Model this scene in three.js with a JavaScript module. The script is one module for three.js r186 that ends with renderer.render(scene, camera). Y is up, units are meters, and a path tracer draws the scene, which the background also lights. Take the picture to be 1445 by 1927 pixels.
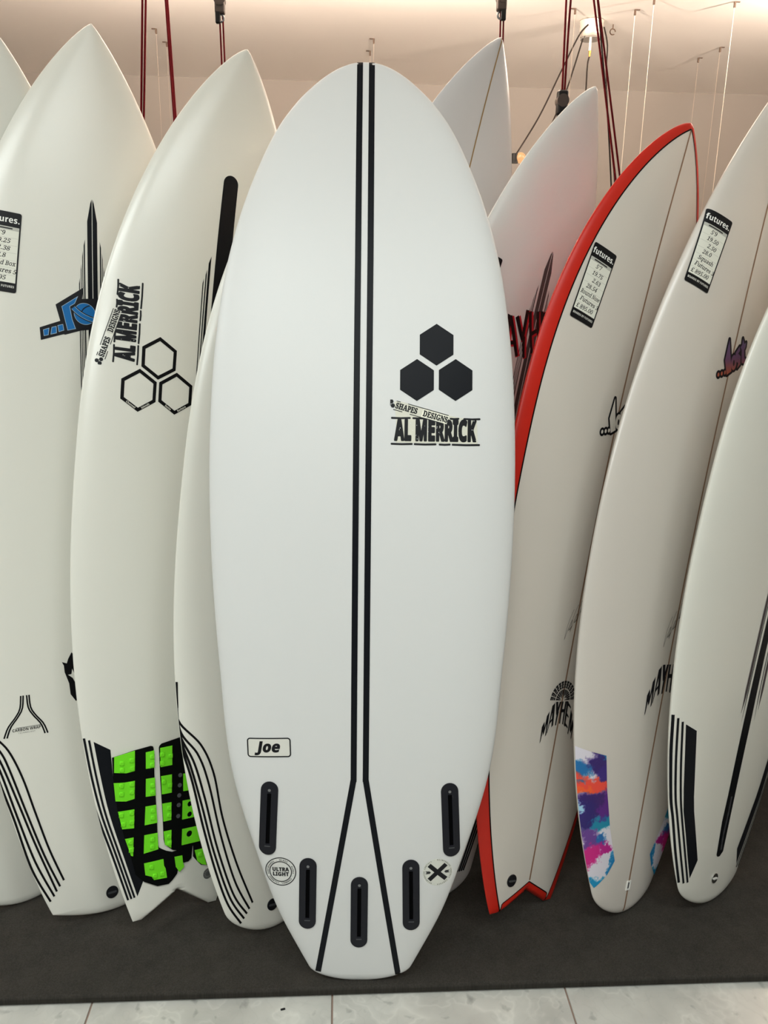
import * as THREE from 'three';
import { mergeVertices, mergeGeometries } from 'three/addons/utils/BufferGeometryUtils.js';
import { TessellateModifier } from 'three/addons/modifiers/TessellateModifier.js';
import { RoundedBoxGeometry } from 'three/addons/geometries/RoundedBoxGeometry.js';
import { RectAreaLightUniformsLib } from 'three/addons/lights/RectAreaLightUniformsLib.js';
import { ImprovedNoise } from 'three/addons/math/ImprovedNoise.js';

// ---------------------------------------------------------------- camera, exposure, large lights
const scene = new THREE.Scene();
scene.background = new THREE.Color(0x000000);
const FOCAL = 1514.6;                                             // pixels, for a 1445 x 1927 picture
const camera = new THREE.PerspectiveCamera(2 * Math.atan(963.5 / FOCAL) * 180 / Math.PI, 1445 / 1927, 0.05, 40);
{
  const pitch = 0.273777, yaw = 0.057297, roll = 0.0168823;       // down, to the right, clockwise
  const f = new THREE.Vector3(Math.sin(yaw) * Math.cos(pitch), -Math.sin(pitch), -Math.cos(yaw) * Math.cos(pitch));
  const r0 = new THREE.Vector3(Math.cos(yaw), 0, Math.sin(yaw)), u0 = new THREE.Vector3().crossVectors(r0, f);
  const r = r0.clone().multiplyScalar(Math.cos(roll)).addScaledVector(u0, Math.sin(roll));
  const u = u0.clone().multiplyScalar(Math.cos(roll)).addScaledVector(r0, -Math.sin(roll));
  camera.position.set(0, 1.25, 0);
  camera.quaternion.setFromRotationMatrix(new THREE.Matrix4().makeBasis(r, u, f.clone().negate()));
  scene.add(camera);
}
const renderer = new THREE.WebGLRenderer({ antialias: true });
renderer.toneMapping = THREE.LinearToneMapping;
renderer.toneMappingExposure = 1.0;
renderer.shadowMap.enabled = true;
RectAreaLightUniformsLib.init();

const CEIL = 2.5, BACK = -5.7, LEFT = -4, RIGHT = 4.6, FRONT = 3.2;
const COOL = new THREE.Color(0.93, 1.0, 0.985), WARM = new THREE.Color(1.0, 0.83, 0.68);
// [x, z, width, depth, radiance] of the ceiling panels over the shop floor
const PANELS = [[-0.65, 0.0, 1.2, 0.6, 11.5], [0.95, 0.0, 1.2, 0.6, 9], [-0.2, 1.35, 1.2, 0.6, 19], [-2.35, -0.75, 0.6, 1.2, 17]];
// [x, y, z, candela] of the warm pendant bulbs above and behind the rack
const BULBS = [[0.36, 2.33, -3.2, 19], [2.3, 2.33, -3.3, 19], [-0.8, 2.33, -3.2, 18]];
const SPIDER_BULB = 0.12;

// ---------------------------------------------------------------- helpers
const counts = {};
function numbered(name) { const n = counts[name] || 0; counts[name] = n + 1; return n ? `${name}_${String(n).padStart(3, '0')}` : name; }
function mesh(name, geo, mat, parent, label) {
  const m = new THREE.Mesh(geo, mat); m.name = name; m.castShadow = m.receiveShadow = true;
  if (label) m.userData.label = label;
  parent.add(m); return m;
}
function thing(name, label, category, pos = [0, 0, 0], group) {
  const g = new THREE.Group(); g.name = numbered(name); g.position.set(...pos); g.userData = { label, category };
  if (group) g.userData.group = group;
  scene.add(g); return g;
}
function struct(name, geo, mat) { const m = mesh(name, geo, mat, scene); m.userData.kind = 'structure'; return m; }
let seed = 7; const rnd = () => { seed = (seed * 1664525 + 1013904223) >>> 0; return seed / 4294967296; };
const noise = new ImprovedNoise();
const fbm = (x, y, z = 0, o = 4) => { let a = 0, w = 0.5; for (let i = 0; i < o; i++) { a += w * noise.noise(x, y, z + i * 7.3); x *= 2.03; y *= 2.03; w *= 0.5; } return a; };
const clamp = (x, a, b) => Math.min(b, Math.max(a, x));
function std(color, roughness, more = {}) { return new THREE.MeshStandardMaterial({ color, roughness, metalness: 0, ...more }); }
function dataTex(n, fn, srgb = true) {
  const d = new Uint8Array(n * n * 4);
  for (let y = 0; y < n; y++) for (let x = 0; x < n; x++) { const c = fn(x / n, y / n), i = (y * n + x) * 4; for (let k = 0; k < 3; k++) d[i + k] = clamp(c[k], 0, 1) * 255; d[i + 3] = 255; }
  const t = new THREE.DataTexture(d, n, n); t.magFilter = t.minFilter = THREE.LinearFilter; t.wrapS = t.wrapT = THREE.RepeatWrapping;
  if (srgb) t.colorSpace = THREE.SRGBColorSpace;
  t.needsUpdate = true; return t;
}
function tube(pts, r, seg = 40, rad = 8) { return new THREE.TubeGeometry(new THREE.CatmullRomCurve3(pts.map((p) => new THREE.Vector3(...p))), seg, r, rad); }

// ---------------------------------------------------------------- materials
const grainTex = dataTex(256, (u, v) => { const a = 0.5 + 0.25 * noise.noise(u * 64, v * 64, 1) + 0.35 * (rnd() - 0.5); return [a, a, a]; }, false);
const ph = (color, roughness, specularIntensity = 0.25) => new THREE.MeshPhysicalMaterial({ color, roughness, specularIntensity });
const M = {
  black: ph(0x0c0d10, 0.42), carbon: ph(0x101217, 0.4), ink: ph(0x08080a, 0.45), slot: ph(0x020203, 0.8, 0.1),
  plate: ph(0x14151d, 0.36, 0.5), steel: std(0x8d8f92, 0.35, { metalness: 0.9 }), foam: ph(0x050606, 0.9, 0.2), green: ph(0x72dc26, 0.7),
  greyDot: std(0x4a4a4e, 0.8), red: ph(0xc02416, 0.34, 0.6), cup: std(0x101116, 0.3), chrome: std(0xd4d4d2, 0.15, { metalness: 1 }),
  whitePlastic: std(0xe6e4de, 0.4), stringer: std(0x8a6a52, 0.5), stringerPale: std(0x9a7b4c, 0.5),
  rope: ph(0x5a0c14, 0.85, 0.2), block: ph(0x0c0c0d, 0.45, 0.5), blockGrey: ph(0x4a423e, 0.5, 0.5), cable: ph(0x241d1a, 0.7, 0.3), line: std(0xf0e4d4, 0.4),
  canopy: new THREE.MeshPhysicalMaterial({ color: 0xe9dfd2, roughness: 0.22, metalness: 0.55 }), hook: ph(0x54443a, 0.55, 0.4), lineFaint: std(0xc2ab98, 0.6), brass: std(0xa9793c, 0.3, { metalness: 0.9 }),
  band: ph(0x4c4444, 0.45), greyResin: std(0x3c3d41, 0.35),
};
const boardWhite = (hex, r = 0.34) => new THREE.MeshPhysicalMaterial({ color: hex, roughness: r, clearcoat: 0.5, clearcoatRoughness: 0.2 });

// ---------------------------------------------------------------- surfboard surface
// Board axes: x across, y from the tail (0) to the nose (L), z out of the face that is turned to the shop.
const KU = [0, 0.035, 0.08, 0.15, 0.24, 0.36, 0.48, 0.6, 0.7, 0.79, 0.87, 0.93, 0.97, 1];
const P = (a, b) => Math.pow(Math.max(a, 0), b);
function hermite(X, Y, u) {
  const n = X.length; let i = 0; while (i < n - 2 && u > X[i + 1]) i++;
  const sl = (k) => (Y[k + 1] - Y[k]) / (X[k + 1] - X[k]), h = (k) => X[k + 1] - X[k];
  const m = (k) => k === 0 ? sl(0) : k === n - 1 ? sl(n - 2) : (sl(k - 1) * h(k) + sl(k) * h(k - 1)) / (h(k - 1) + h(k));
  const t = (u - X[i]) / h(i);
  return Y[i] * (1 + 2 * t) * (1 - t) ** 2 + m(i) * h(i) * t * (1 - t) ** 2 + Y[i + 1] * t * t * (3 - 2 * t) + m(i + 1) * h(i) * t * t * (t - 1);
}
function halfWidth(b, s) {
  const u = clamp(s / b.L, 0, 1); let w;
  if (b.kw) w = hermite(KU, b.kw, u);
  else {
    const H = b.W / 2, t1 = clamp((u - b.c) / (1 - b.c), 0, 1), t2 = clamp((b.c - u) / b.c, 0, 1);
    w = u > b.c ? H * P(1 - P(t1, b.na), b.nb) : b.wt + (H - b.wt) * P(1 - P(t2, b.ta), b.tb);
  }
  if (b.nr) w *= Math.sqrt(1 - (1 - clamp((b.L - s) / b.nr, 0, 1)) ** 2);
  if (b.arc) w *= Math.sqrt(clamp(s / b.tr, 0, 1));
  else if (b.tr) w *= Math.sqrt(1 - P(1 - clamp(s / b.tr, 0, 1), 2.2));
  return w;
}
const rocker = (b, s) => (b.flip ? -1 : 1) * (b.zn * P((s / b.L - 0.45) / 0.55, 2.4) + b.zt * P((0.45 - s / b.L) / 0.45, 2));
function thick(b, s) {
  const T = b.T * (0.22 + 0.78 * P(1 - P(Math.abs(2 * s / b.L - 1), 2.6), 1));
  return T * Math.sqrt(1 - (1 - clamp(s / 0.018, 0, 1)) ** 2) * Math.sqrt(1 - (1 - clamp((b.L - s) / 0.012, 0, 1)) ** 2);
}
const notch = (b, s, up = 0) => b.nd ? b.ntip * clamp((b.nd + up - s) / b.nd, 0, 1) : 0;
function faceZ(b, x, s, top = true) {
  const w = Math.max(halfWidth(b, s), 1e-6), q = clamp(Math.abs(x) / w, 0, 1); let R = 1;
  if (b.nd) { const d = s < b.nd ? Math.abs(x) - notch(b, s) : Math.hypot(x, s - b.nd), k = clamp(d / 0.014, 0, 1); R = Math.sqrt(Math.max(1 - (1 - k) ** 2, 0)); }
  const deck = 0.58 * P(1 - P(q, 2.4), 0.62), bottom = 0.42 * P(1 - P(q, 5), 0.55);
  return rocker(b, s) + (top ? 1 : -1) * thick(b, s) * R * ((top !== !!b.flip) ? deck : bottom);
}
function faceNormal(b, x, s) {
  const w = halfWidth(b, s), e = 0.0015; x = clamp(x, -w * 0.97, w * 0.97);
  const dx = (faceZ(b, x + e, s) - faceZ(b, x - e, s)) / (2 * e), s0 = Math.max(s - e, 0.0005), s1 = Math.min(s + e, b.L);
  const ds = (faceZ(b, x, s1) - faceZ(b, x, s0)) / (s1 - s0);
  return new THREE.Vector3(-dx, -ds, 1).normalize();
}
function onFace(b, x, s, off) {
  const w = halfWidth(b, s); x = clamp(x, -w * 0.9985, w * 0.9985); s = clamp(s, 0.0008, b.L - 0.0005);
  const n = faceNormal(b, x, s);
  return { p: new THREE.Vector3(x, s, faceZ(b, x, s)).addScaledVector(n, off), n };
}
function stations(b, n = 130) {
  const a = []; for (let i = 0; i <= n; i++) a.push(b.L * (1 - Math.cos(Math.PI * i / n)) / 2);
  for (const e of [0.002, 0.005, 0.009, 0.014, 0.018, 0.024]) { a.push(e, b.L - e); }
  if (b.nd) for (const e of [-0.012, -0.006, -0.003, 0, 0.003, 0.006, 0.01, 0.014, 0.02]) a.push(b.nd + e, b.nd + 0.019 + e * 0.3);
  return [...new Set(a.map((v) => +v.toFixed(5)))].sort((p, q) => p - q);
}
// a skin between two lines across the board; lo(s), hi(s) are distances from the centre line
function skin(b, sides, tops, lo, hi, n = 22) {
  const S = stations(b), parts = [];
  for (const sg of sides) for (const top of tops) {
    const pos = [], idx = [], nt = n;
    for (const s of S) { const a = lo(s), c = Math.max(hi(s), a); for (let j = 0; j <= nt; j++) { const x = a + (c - a) * Math.sin(Math.PI / 2 * j / nt); pos.push(sg * x, s, faceZ(b, x, s, top)); } }
    for (let i = 0; i < S.length - 1; i++) for (let j = 0; j < nt; j++) {
      const k = i * (nt + 1) + j, t = [k, k + 1, k + nt + 2, k, k + nt + 2, k + nt + 1];
      if ((sg > 0) === top) idx.push(...t); else idx.push(t[0], t[2], t[1], t[3], t[5], t[4]);
    }
    const g = new THREE.BufferGeometry(); g.setAttribute('position', new THREE.Float32BufferAttribute(pos, 3)); g.setIndex(idx); parts.push(g);
  }
  const g = mergeVertices(mergeGeometries(parts), 1e-5); g.computeVertexNormals(); return g;
}
function wrapShape(b, geo, off, depth) {
  const g = geo.index ? geo.toNonIndexed() : geo, t = new TessellateModifier(0.009, 8).modify(g);
  const p = t.attributes.position, n = t.attributes.normal, keep = [];
  for (let i = 0; i < p.count; i++) {
    const z = depth ? p.getZ(i) : 0, o = onFace(b, p.getX(i), p.getY(i), off + z); keep.push(!depth || n.getZ(i) > 0.9 ? o.n : null);
    p.setXYZ(i, o.p.x, o.p.y, o.p.z);
  }
  t.computeVertexNormals();
  keep.forEach((k, i) => { if (k) t.attributes.normal.setXYZ(i, k.x, k.y, k.z); });
  return t;
}
const toShape = (pts, holes = []) => { const s = new THREE.Shape(pts.map((p) => new THREE.Vector2(...p))); for (const h of holes) s.holes.push(new THREE.Path(h.map((p) => new THREE.Vector2(...p)))); return s; };
// a flat piece lying on the board: print or laminate (depth 0) or a raised piece
function piece(g, b, name, pts, mat, { off = 0.0004, depth = 0, bevel = 0, label, holes, parent, uv } = {}) {
  const sh = toShape(pts, holes);
  let geo;
  if (depth) geo = new THREE.ExtrudeGeometry(sh, { depth: depth - bevel, bevelEnabled: bevel > 0, bevelThickness: bevel, bevelSize: bevel, bevelOffset: -bevel, bevelSegments: 2 });
  else geo = new THREE.ShapeGeometry(sh);
  if (uv) { const [x0, y0, x1, y1] = uv, p = geo.attributes.position, a = []; for (let i = 0; i < p.count; i++) a.push((p.getX(i) - x0) / (x1 - x0), (p.getY(i) - y0) / (y1 - y0)); geo.setAttribute('uv', new THREE.Float32BufferAttribute(a, 2)); }
  return mesh(name, wrapShape(b, geo, off, depth), mat, parent || g, label);
}
const ribbonPath = (pts, step = 0.008) => {
  const c = new THREE.SplineCurve(pts.map((p) => new THREE.Vector2(p[0], p[1]))), n = Math.max(2, Math.ceil(c.getLength() / step)); return c.getSpacedPoints(n);
};
function ribbonGeo(b, pts, width, { off = 0.0006, taper = 0, straight = false, n = 2 } = {}) {
  let path;
  if (straight) { path = []; for (let i = 0; i < pts.length - 1; i++) { const k = Math.ceil(Math.hypot(pts[i + 1][0] - pts[i][0], pts[i + 1][1] - pts[i][1]) / 0.008); for (let j = 0; j < k; j++) path.push(new THREE.Vector2(pts[i][0] + (pts[i + 1][0] - pts[i][0]) * j / k, pts[i][1] + (pts[i + 1][1] - pts[i][1]) * j / k)); } path.push(new THREE.Vector2(...pts.at(-1))); } else path = ribbonPath(pts);
  const pos = [], nor = [], idx = [], m = path.length;
  for (let i = 0; i < m; i++) {
    const d = path[Math.min(i + 1, m - 1)].clone().sub(path[Math.max(i - 1, 0)]).normalize(), t = i / (m - 1);
    let w = typeof width === 'function' ? width(t) : width; if (taper) w *= clamp(Math.min(t, 1 - t) / taper, 0.05, 1);
    for (let j = 0; j <= n; j++) { const k = (j / n - 0.5) * w, o = onFace(b, path[i].x + d.y * k, path[i].y - d.x * k, off); pos.push(...o.p); nor.push(...o.n); }
  }
  for (let i = 0; i < m - 1; i++) for (let j = 0; j < n; j++) { const a = i * (n + 1) + j; idx.push(a, a + 1, a + n + 2, a, a + n + 2, a + n + 1); }
  const g = new THREE.BufferGeometry(); g.setAttribute('position', new THREE.Float32BufferAttribute(pos, 3)); g.setAttribute('normal', new THREE.Float32BufferAttribute(nor, 3)); g.setIndex(idx);
  const nn = g.attributes.normal, q = new THREE.Vector3(), a = new THREE.Vector3().fromArray(pos, idx[0] * 3), c = new THREE.Vector3().fromArray(pos, idx[1] * 3), e = new THREE.Vector3().fromArray(pos, idx[2] * 3);
  q.crossVectors(c.sub(a), e.sub(a)); if (q.dot(new THREE.Vector3().fromBufferAttribute(nn, 0)) < 0) for (let i = 0; i < idx.length; i += 3) [idx[i + 1], idx[i + 2]] = [idx[i + 2], idx[i + 1]];
  g.setIndex(idx); return g;
}
const ribbon = (g, b, name, pts, width, mat, opt = {}) => mesh(name, ribbonGeo(b, pts, width, opt), mat, g, opt.label);
// a printed decal drawn in millimetres around its middle
function print(g, b, name, cx, cs, ang, w, h, ppm, draw, label, { off = 0.0005, rough = 0.42 } = {}) {
  const cv = document.createElement('canvas'); cv.width = Math.round(w * 1000 * ppm); cv.height = Math.round(h * 1000 * ppm);
  const c = cv.getContext('2d'); c.translate(cv.width / 2, cv.height / 2); c.scale(ppm, ppm); draw(c);
  const t = new THREE.CanvasTexture(cv); t.colorSpace = THREE.SRGBColorSpace; t.magFilter = THREE.LinearFilter;
  const nx = Math.max(4, Math.ceil(w / 0.008)), ny = Math.max(4, Math.ceil(h / 0.008)), geo = new THREE.PlaneGeometry(w, h, nx, ny), p = geo.attributes.position, n = geo.attributes.normal, ca = Math.cos(ang), sa = Math.sin(ang);
  for (let i = 0; i < p.count; i++) { const u = p.getX(i), v = p.getY(i), o = onFace(b, cx + u * ca - v * sa, cs + u * sa + v * ca, off); p.setXYZ(i, ...o.p); n.setXYZ(i, ...o.n); }
  const m = mesh(name, geo, new THREE.MeshPhysicalMaterial({ map: t, transparent: true, roughness: rough, specularIntensity: 0.4 }), g, label);
  m.castShadow = false; return m;
}
const poly = (c, pts, fill) => { c.beginPath(); pts.forEach((p, i) => i ? c.lineTo(...p) : c.moveTo(...p)); c.closePath(); if (fill) { c.fillStyle = fill; c.fill(); } };
const pill = (x0, s0, x1, s1, r, n = 12) => { const a = Math.atan2(s1 - s0, x1 - x0), o = []; for (let i = 0; i <= n; i++) { const t = a - Math.PI / 2 + Math.PI * i / n; o.push([x1 + r * Math.cos(t), s1 + r * Math.sin(t)]); } for (let i = 0; i <= n; i++) { const t = a + Math.PI / 2 + Math.PI * i / n; o.push([x0 + r * Math.cos(t), s0 + r * Math.sin(t)]); } return o; };
const disc = (x, s, r, n = 24) => Array.from({ length: n }, (_, i) => [x + r * Math.cos(i / n * Math.PI * 2), s + r * Math.sin(i / n * Math.PI * 2)]);
const mirror = (pts) => pts.map(([x, s]) => [-x, s]);

// ---------------------------------------------------------------- the room
{
  const wallMat = std(new THREE.Color(0.31, 0.28, 0.255), 0.9, { bumpMap: grainTex, bumpScale: 0.0006 });
  const ceilMat = std(new THREE.Color(0.88, 0.835, 0.80), 0.92, { bumpMap: grainTex, bumpScale: 0.0006 });
  const darkMat = std(new THREE.Color(0.2, 0.2, 0.2), 0.9), sideMat = std(new THREE.Color(0.34, 0.33, 0.32), 0.9);
  const box = (x0, x1, y0, y1, z0, z1) => new THREE.BoxGeometry(x1 - x0, y1 - y0, z1 - z0).translate((x0 + x1) / 2, (y0 + y1) / 2, (z0 + z1) / 2);
  struct('wall_back', box(LEFT - 0.2, RIGHT + 0.2, -0.1, CEIL, BACK - 0.2, BACK), wallMat);
  struct('wall_front', box(LEFT - 0.2, RIGHT + 0.2, -0.1, CEIL, FRONT, FRONT + 0.2), darkMat);
  struct('wall_left', box(LEFT - 0.2, LEFT, -0.1, CEIL, BACK, FRONT), sideMat);
  struct('wall_right', box(RIGHT, RIGHT + 0.2, -0.1, CEIL, BACK, FRONT), sideMat);
  struct('ceiling', box(LEFT - 0.2, RIGHT + 0.2, CEIL, CEIL + 0.15, BACK - 0.2, FRONT + 0.2), ceilMat);
  // marble tiles: each its own slab in a bed of brownish grout
  const marble = (k) => dataTex(512, (u, v) => {
    const x = u * 6 + k * 11, y = v * 6 + k * 5, warp = fbm(x * 0.8, y * 0.8, k, 4) * 2.2;
    const vein = P(1 - Math.abs(noise.noise(x * 0.7 + warp, y * 0.55 + warp * 0.7, 3 + k)) * 2.2, 5), fine = P(1 - Math.abs(noise.noise(x * 2.4 + warp * 1.6, y * 1.9 - warp, 9 + k)) * 3.5, 8);
    const spot = P(clamp(noise.noise(x * 2.6 + warp * 0.6, y * 3.4 + warp * 0.5, 21 + k) * 1.9 + fbm(x * 9, y * 9, 50 + k, 3) * 0.5 - 0.85, 0, 1), 0.8), cloud = fbm(x * 0.6, y * 0.6, 30 + k, 4);
    const a = 0.725 + cloud * 0.13 + vein * 0.05 - fine * 0.02 - spot * 0.2;
    return [a * 0.985, a * 0.975, a * 0.935];
  });
  const marbles = [0, 1, 2, 3].map((k) => std(0xffffff, 0.28, { map: marble(k) }));
  const floor = new THREE.Group(); floor.name = 'floor'; floor.userData = { kind: 'structure' }; scene.add(floor);
  mesh('subfloor', box(LEFT - 0.2, RIGHT + 0.2, -0.15, -0.011, BACK - 0.2, FRONT + 0.2), marbles[0], floor);
  const TS = 0.43115, X0 = -0.44314, Z0 = -2.362;
  mesh('grout', box(X0 - 2 * TS, X0 + 5 * TS, -0.011, -0.0025, Z0, Z0 + 7 * TS), std(0x8a7468, 0.9), floor);
  const tileGeo = new RoundedBoxGeometry(TS - 0.003, 0.011, TS - 0.003, 2, 0.0012);
  { const p = tileGeo.attributes.position, uv = tileGeo.attributes.uv; for (let i = 0; i < p.count; i++) uv.setXY(i, p.getX(i) / TS + 0.5, p.getZ(i) / TS + 0.5); }
  for (let i = -2; i < 5; i++) for (let j = 0; j < 7; j++) {
    const t = mesh(numbered('marble_tile'), tileGeo, marbles[(i + 2 + j * 2) % 4], floor);
    t.position.set(X0 + (i + 0.5) * TS, -0.0055, Z0 + (j + 0.5) * TS); t.rotation.y = ((i * 3 + j + 9) % 4) * Math.PI / 2;
  }
}
// ---------------------------------------------------------------- the dark mat under the boards
{
  const n = 60, g = new RoundedBoxGeometry(3.6, 0.018, 0.64, 3, 0.006), p = g.attributes.position, uv = g.attributes.uv;
  for (let i = 0; i < p.count; i++) uv.setXY(i, p.getX(i) / 0.35, p.getZ(i) / 0.35);
  const matTex = dataTex(256, (u, v) => { const a = 0.2 + 0.03 * fbm(u * 9, v * 9, 2) + 0.045 * (rnd() - 0.5); return [a * 1.04, a * 0.985, a * 0.90]; });
  const m = mesh('floor_mat', g, new THREE.MeshPhysicalMaterial({ color: 0xffffff, roughness: 0.92, specularIntensity: 0.2, map: matTex, bumpMap: grainTex, bumpScale: 0.0006 }), scene);
  m.position.set(0.15, 0.0105, -1.1765 - 0.32); m.userData = { label: 'dark brown-grey rubber mat on the marble floor under all the surfboards', category: 'mat' };
}
// ---------------------------------------------------------------- low wooden backboard of the rack, a scrap on the floor
{
  const wood = dataTex(256, (u, v) => { const g = 0.5 + 0.5 * fbm(u * 3, v * 60, 4, 4) + 0.06 * (rnd() - 0.5), a = 0.2 + 0.1 * g; return [a * 1.35, a * 0.72, a * 0.52]; });
  const t = thing('rack_panel', 'low reddish-brown wooden panel behind the boards, just visible at the right edge', 'rack', [0.2, 0, -2.2]), wm = std(0xffffff, 0.55, { map: wood });
  for (let i = 0; i < 6; i++) mesh('board_plank', new RoundedBoxGeometry(3.6, 0.192, 0.022, 2, 0.004).translate(0, 0.1 + i * 0.196, 0), wm, t);
  for (const x of [-1.6, -0.5, 0.6, 1.7]) mesh('post', new RoundedBoxGeometry(0.06, 1.17, 0.04, 2, 0.004).translate(x, 0.586, -0.032), wm, t);
  const sc = mesh('floor_scrap', new RoundedBoxGeometry(0.0085, 0.0022, 0.0035, 2, 0.001), M.block, scene); sc.position.set(-0.1, 0.0011, -1.153); sc.rotation.y = 0.25; sc.userData = { label: 'tiny black scrap lying on the marble left of the front board tail', category: 'scrap' };
}
// ---------------------------------------------------------------- lamps
for (const [x, z, w, d, L] of PANELS) {
  const t = thing('ceiling_light', ['white ceiling light panel, left of the two in front of the boards', 'white ceiling light panel, right of the two in front of the boards', 'white ceiling light panel farthest in front of the boards', 'white ceiling light panel at the far left, turned lengthwise'][PANELS.findIndex((q) => q[0] === x)], 'ceiling light', [x, CEIL, z], 'ceiling light panels');
  const fr = []; for (const [a, b, c, e] of [[-w / 2, w / 2, -d / 2, -d / 2 + 0.03], [-w / 2, w / 2, d / 2 - 0.03, d / 2], [-w / 2, -w / 2 + 0.03, -d / 2 + 0.03, d / 2 - 0.03], [w / 2 - 0.03, w / 2, -d / 2 + 0.03, d / 2 - 0.03]]) fr.push(new THREE.BoxGeometry(b - a, 0.02, e - c).translate((a + b) / 2, -0.01, (c + e) / 2));
  mesh('frame', mergeGeometries(fr), M.whitePlastic, t);
  mesh('diffuser', new THREE.BoxGeometry(w - 0.06, 0.012, d - 0.06).translate(0, -0.006, 0), new THREE.MeshStandardMaterial({ color: 0x222222, emissive: COOL, emissiveIntensity: 1.2, roughness: 0.6 }), t);
  const l = new THREE.RectAreaLight(COOL, L, w - 0.06, d - 0.06); l.position.set(x, CEIL - 0.016, z); l.rotation.x = -Math.PI / 2; scene.add(l);
}
for (const [x, y, z, I] of BULBS) {
  const t = thing('pendant_lamp', x < 0 ? 'round uplight bowl hung close under the ceiling behind the left boards' : x < 1 ? 'round uplight bowl hung close under the ceiling behind the middle boards' : 'round uplight bowl hung close under the ceiling behind the right boards', 'lamp', [x, CEIL, z], 'uplight bowls');
  mesh('cable', new THREE.CylinderGeometry(0.003, 0.003, CEIL - y - 0.09, 8).translate(0, -(CEIL - y - 0.09) / 2, 0), M.cable, t);
  mesh('socket', new THREE.CylinderGeometry(0.018, 0.02, 0.05, 20).translate(0, y - CEIL + 0.075, 0), M.brass, t);
  mesh('bulb', new THREE.SphereGeometry(0.05, 28, 20).translate(0, y - CEIL, 0), new THREE.MeshStandardMaterial({ color: 0x332211, emissive: WARM, emissiveIntensity: 4, roughness: 0.4 }), t);
  mesh('bowl', new THREE.LatheGeometry([[0, -0.085], [0.05, -0.078], [0.1, -0.045], [0.125, 0.0], [0.122, 0.0], [0.097, -0.042], [0.049, -0.074], [0, -0.081]].map(([a, c]) => new THREE.Vector2(a, c)), 40).translate(0, y - CEIL, 0), M.whitePlastic, t);
  for (const k of [0, 1, 2]) { const a = k * 2.094 + 0.5; mesh('wire', tube([[0.122 * Math.cos(a), y - CEIL, 0.122 * Math.sin(a)], [0.012 * Math.cos(a), -0.01, 0.012 * Math.sin(a)]], 0.0012, 2, 6), M.cable, t); }
  const l = new THREE.PointLight(WARM, I); l.position.set(x, y, z); l.castShadow = true; l.shadow.radius = 2.5; scene.add(l);
}
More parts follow.
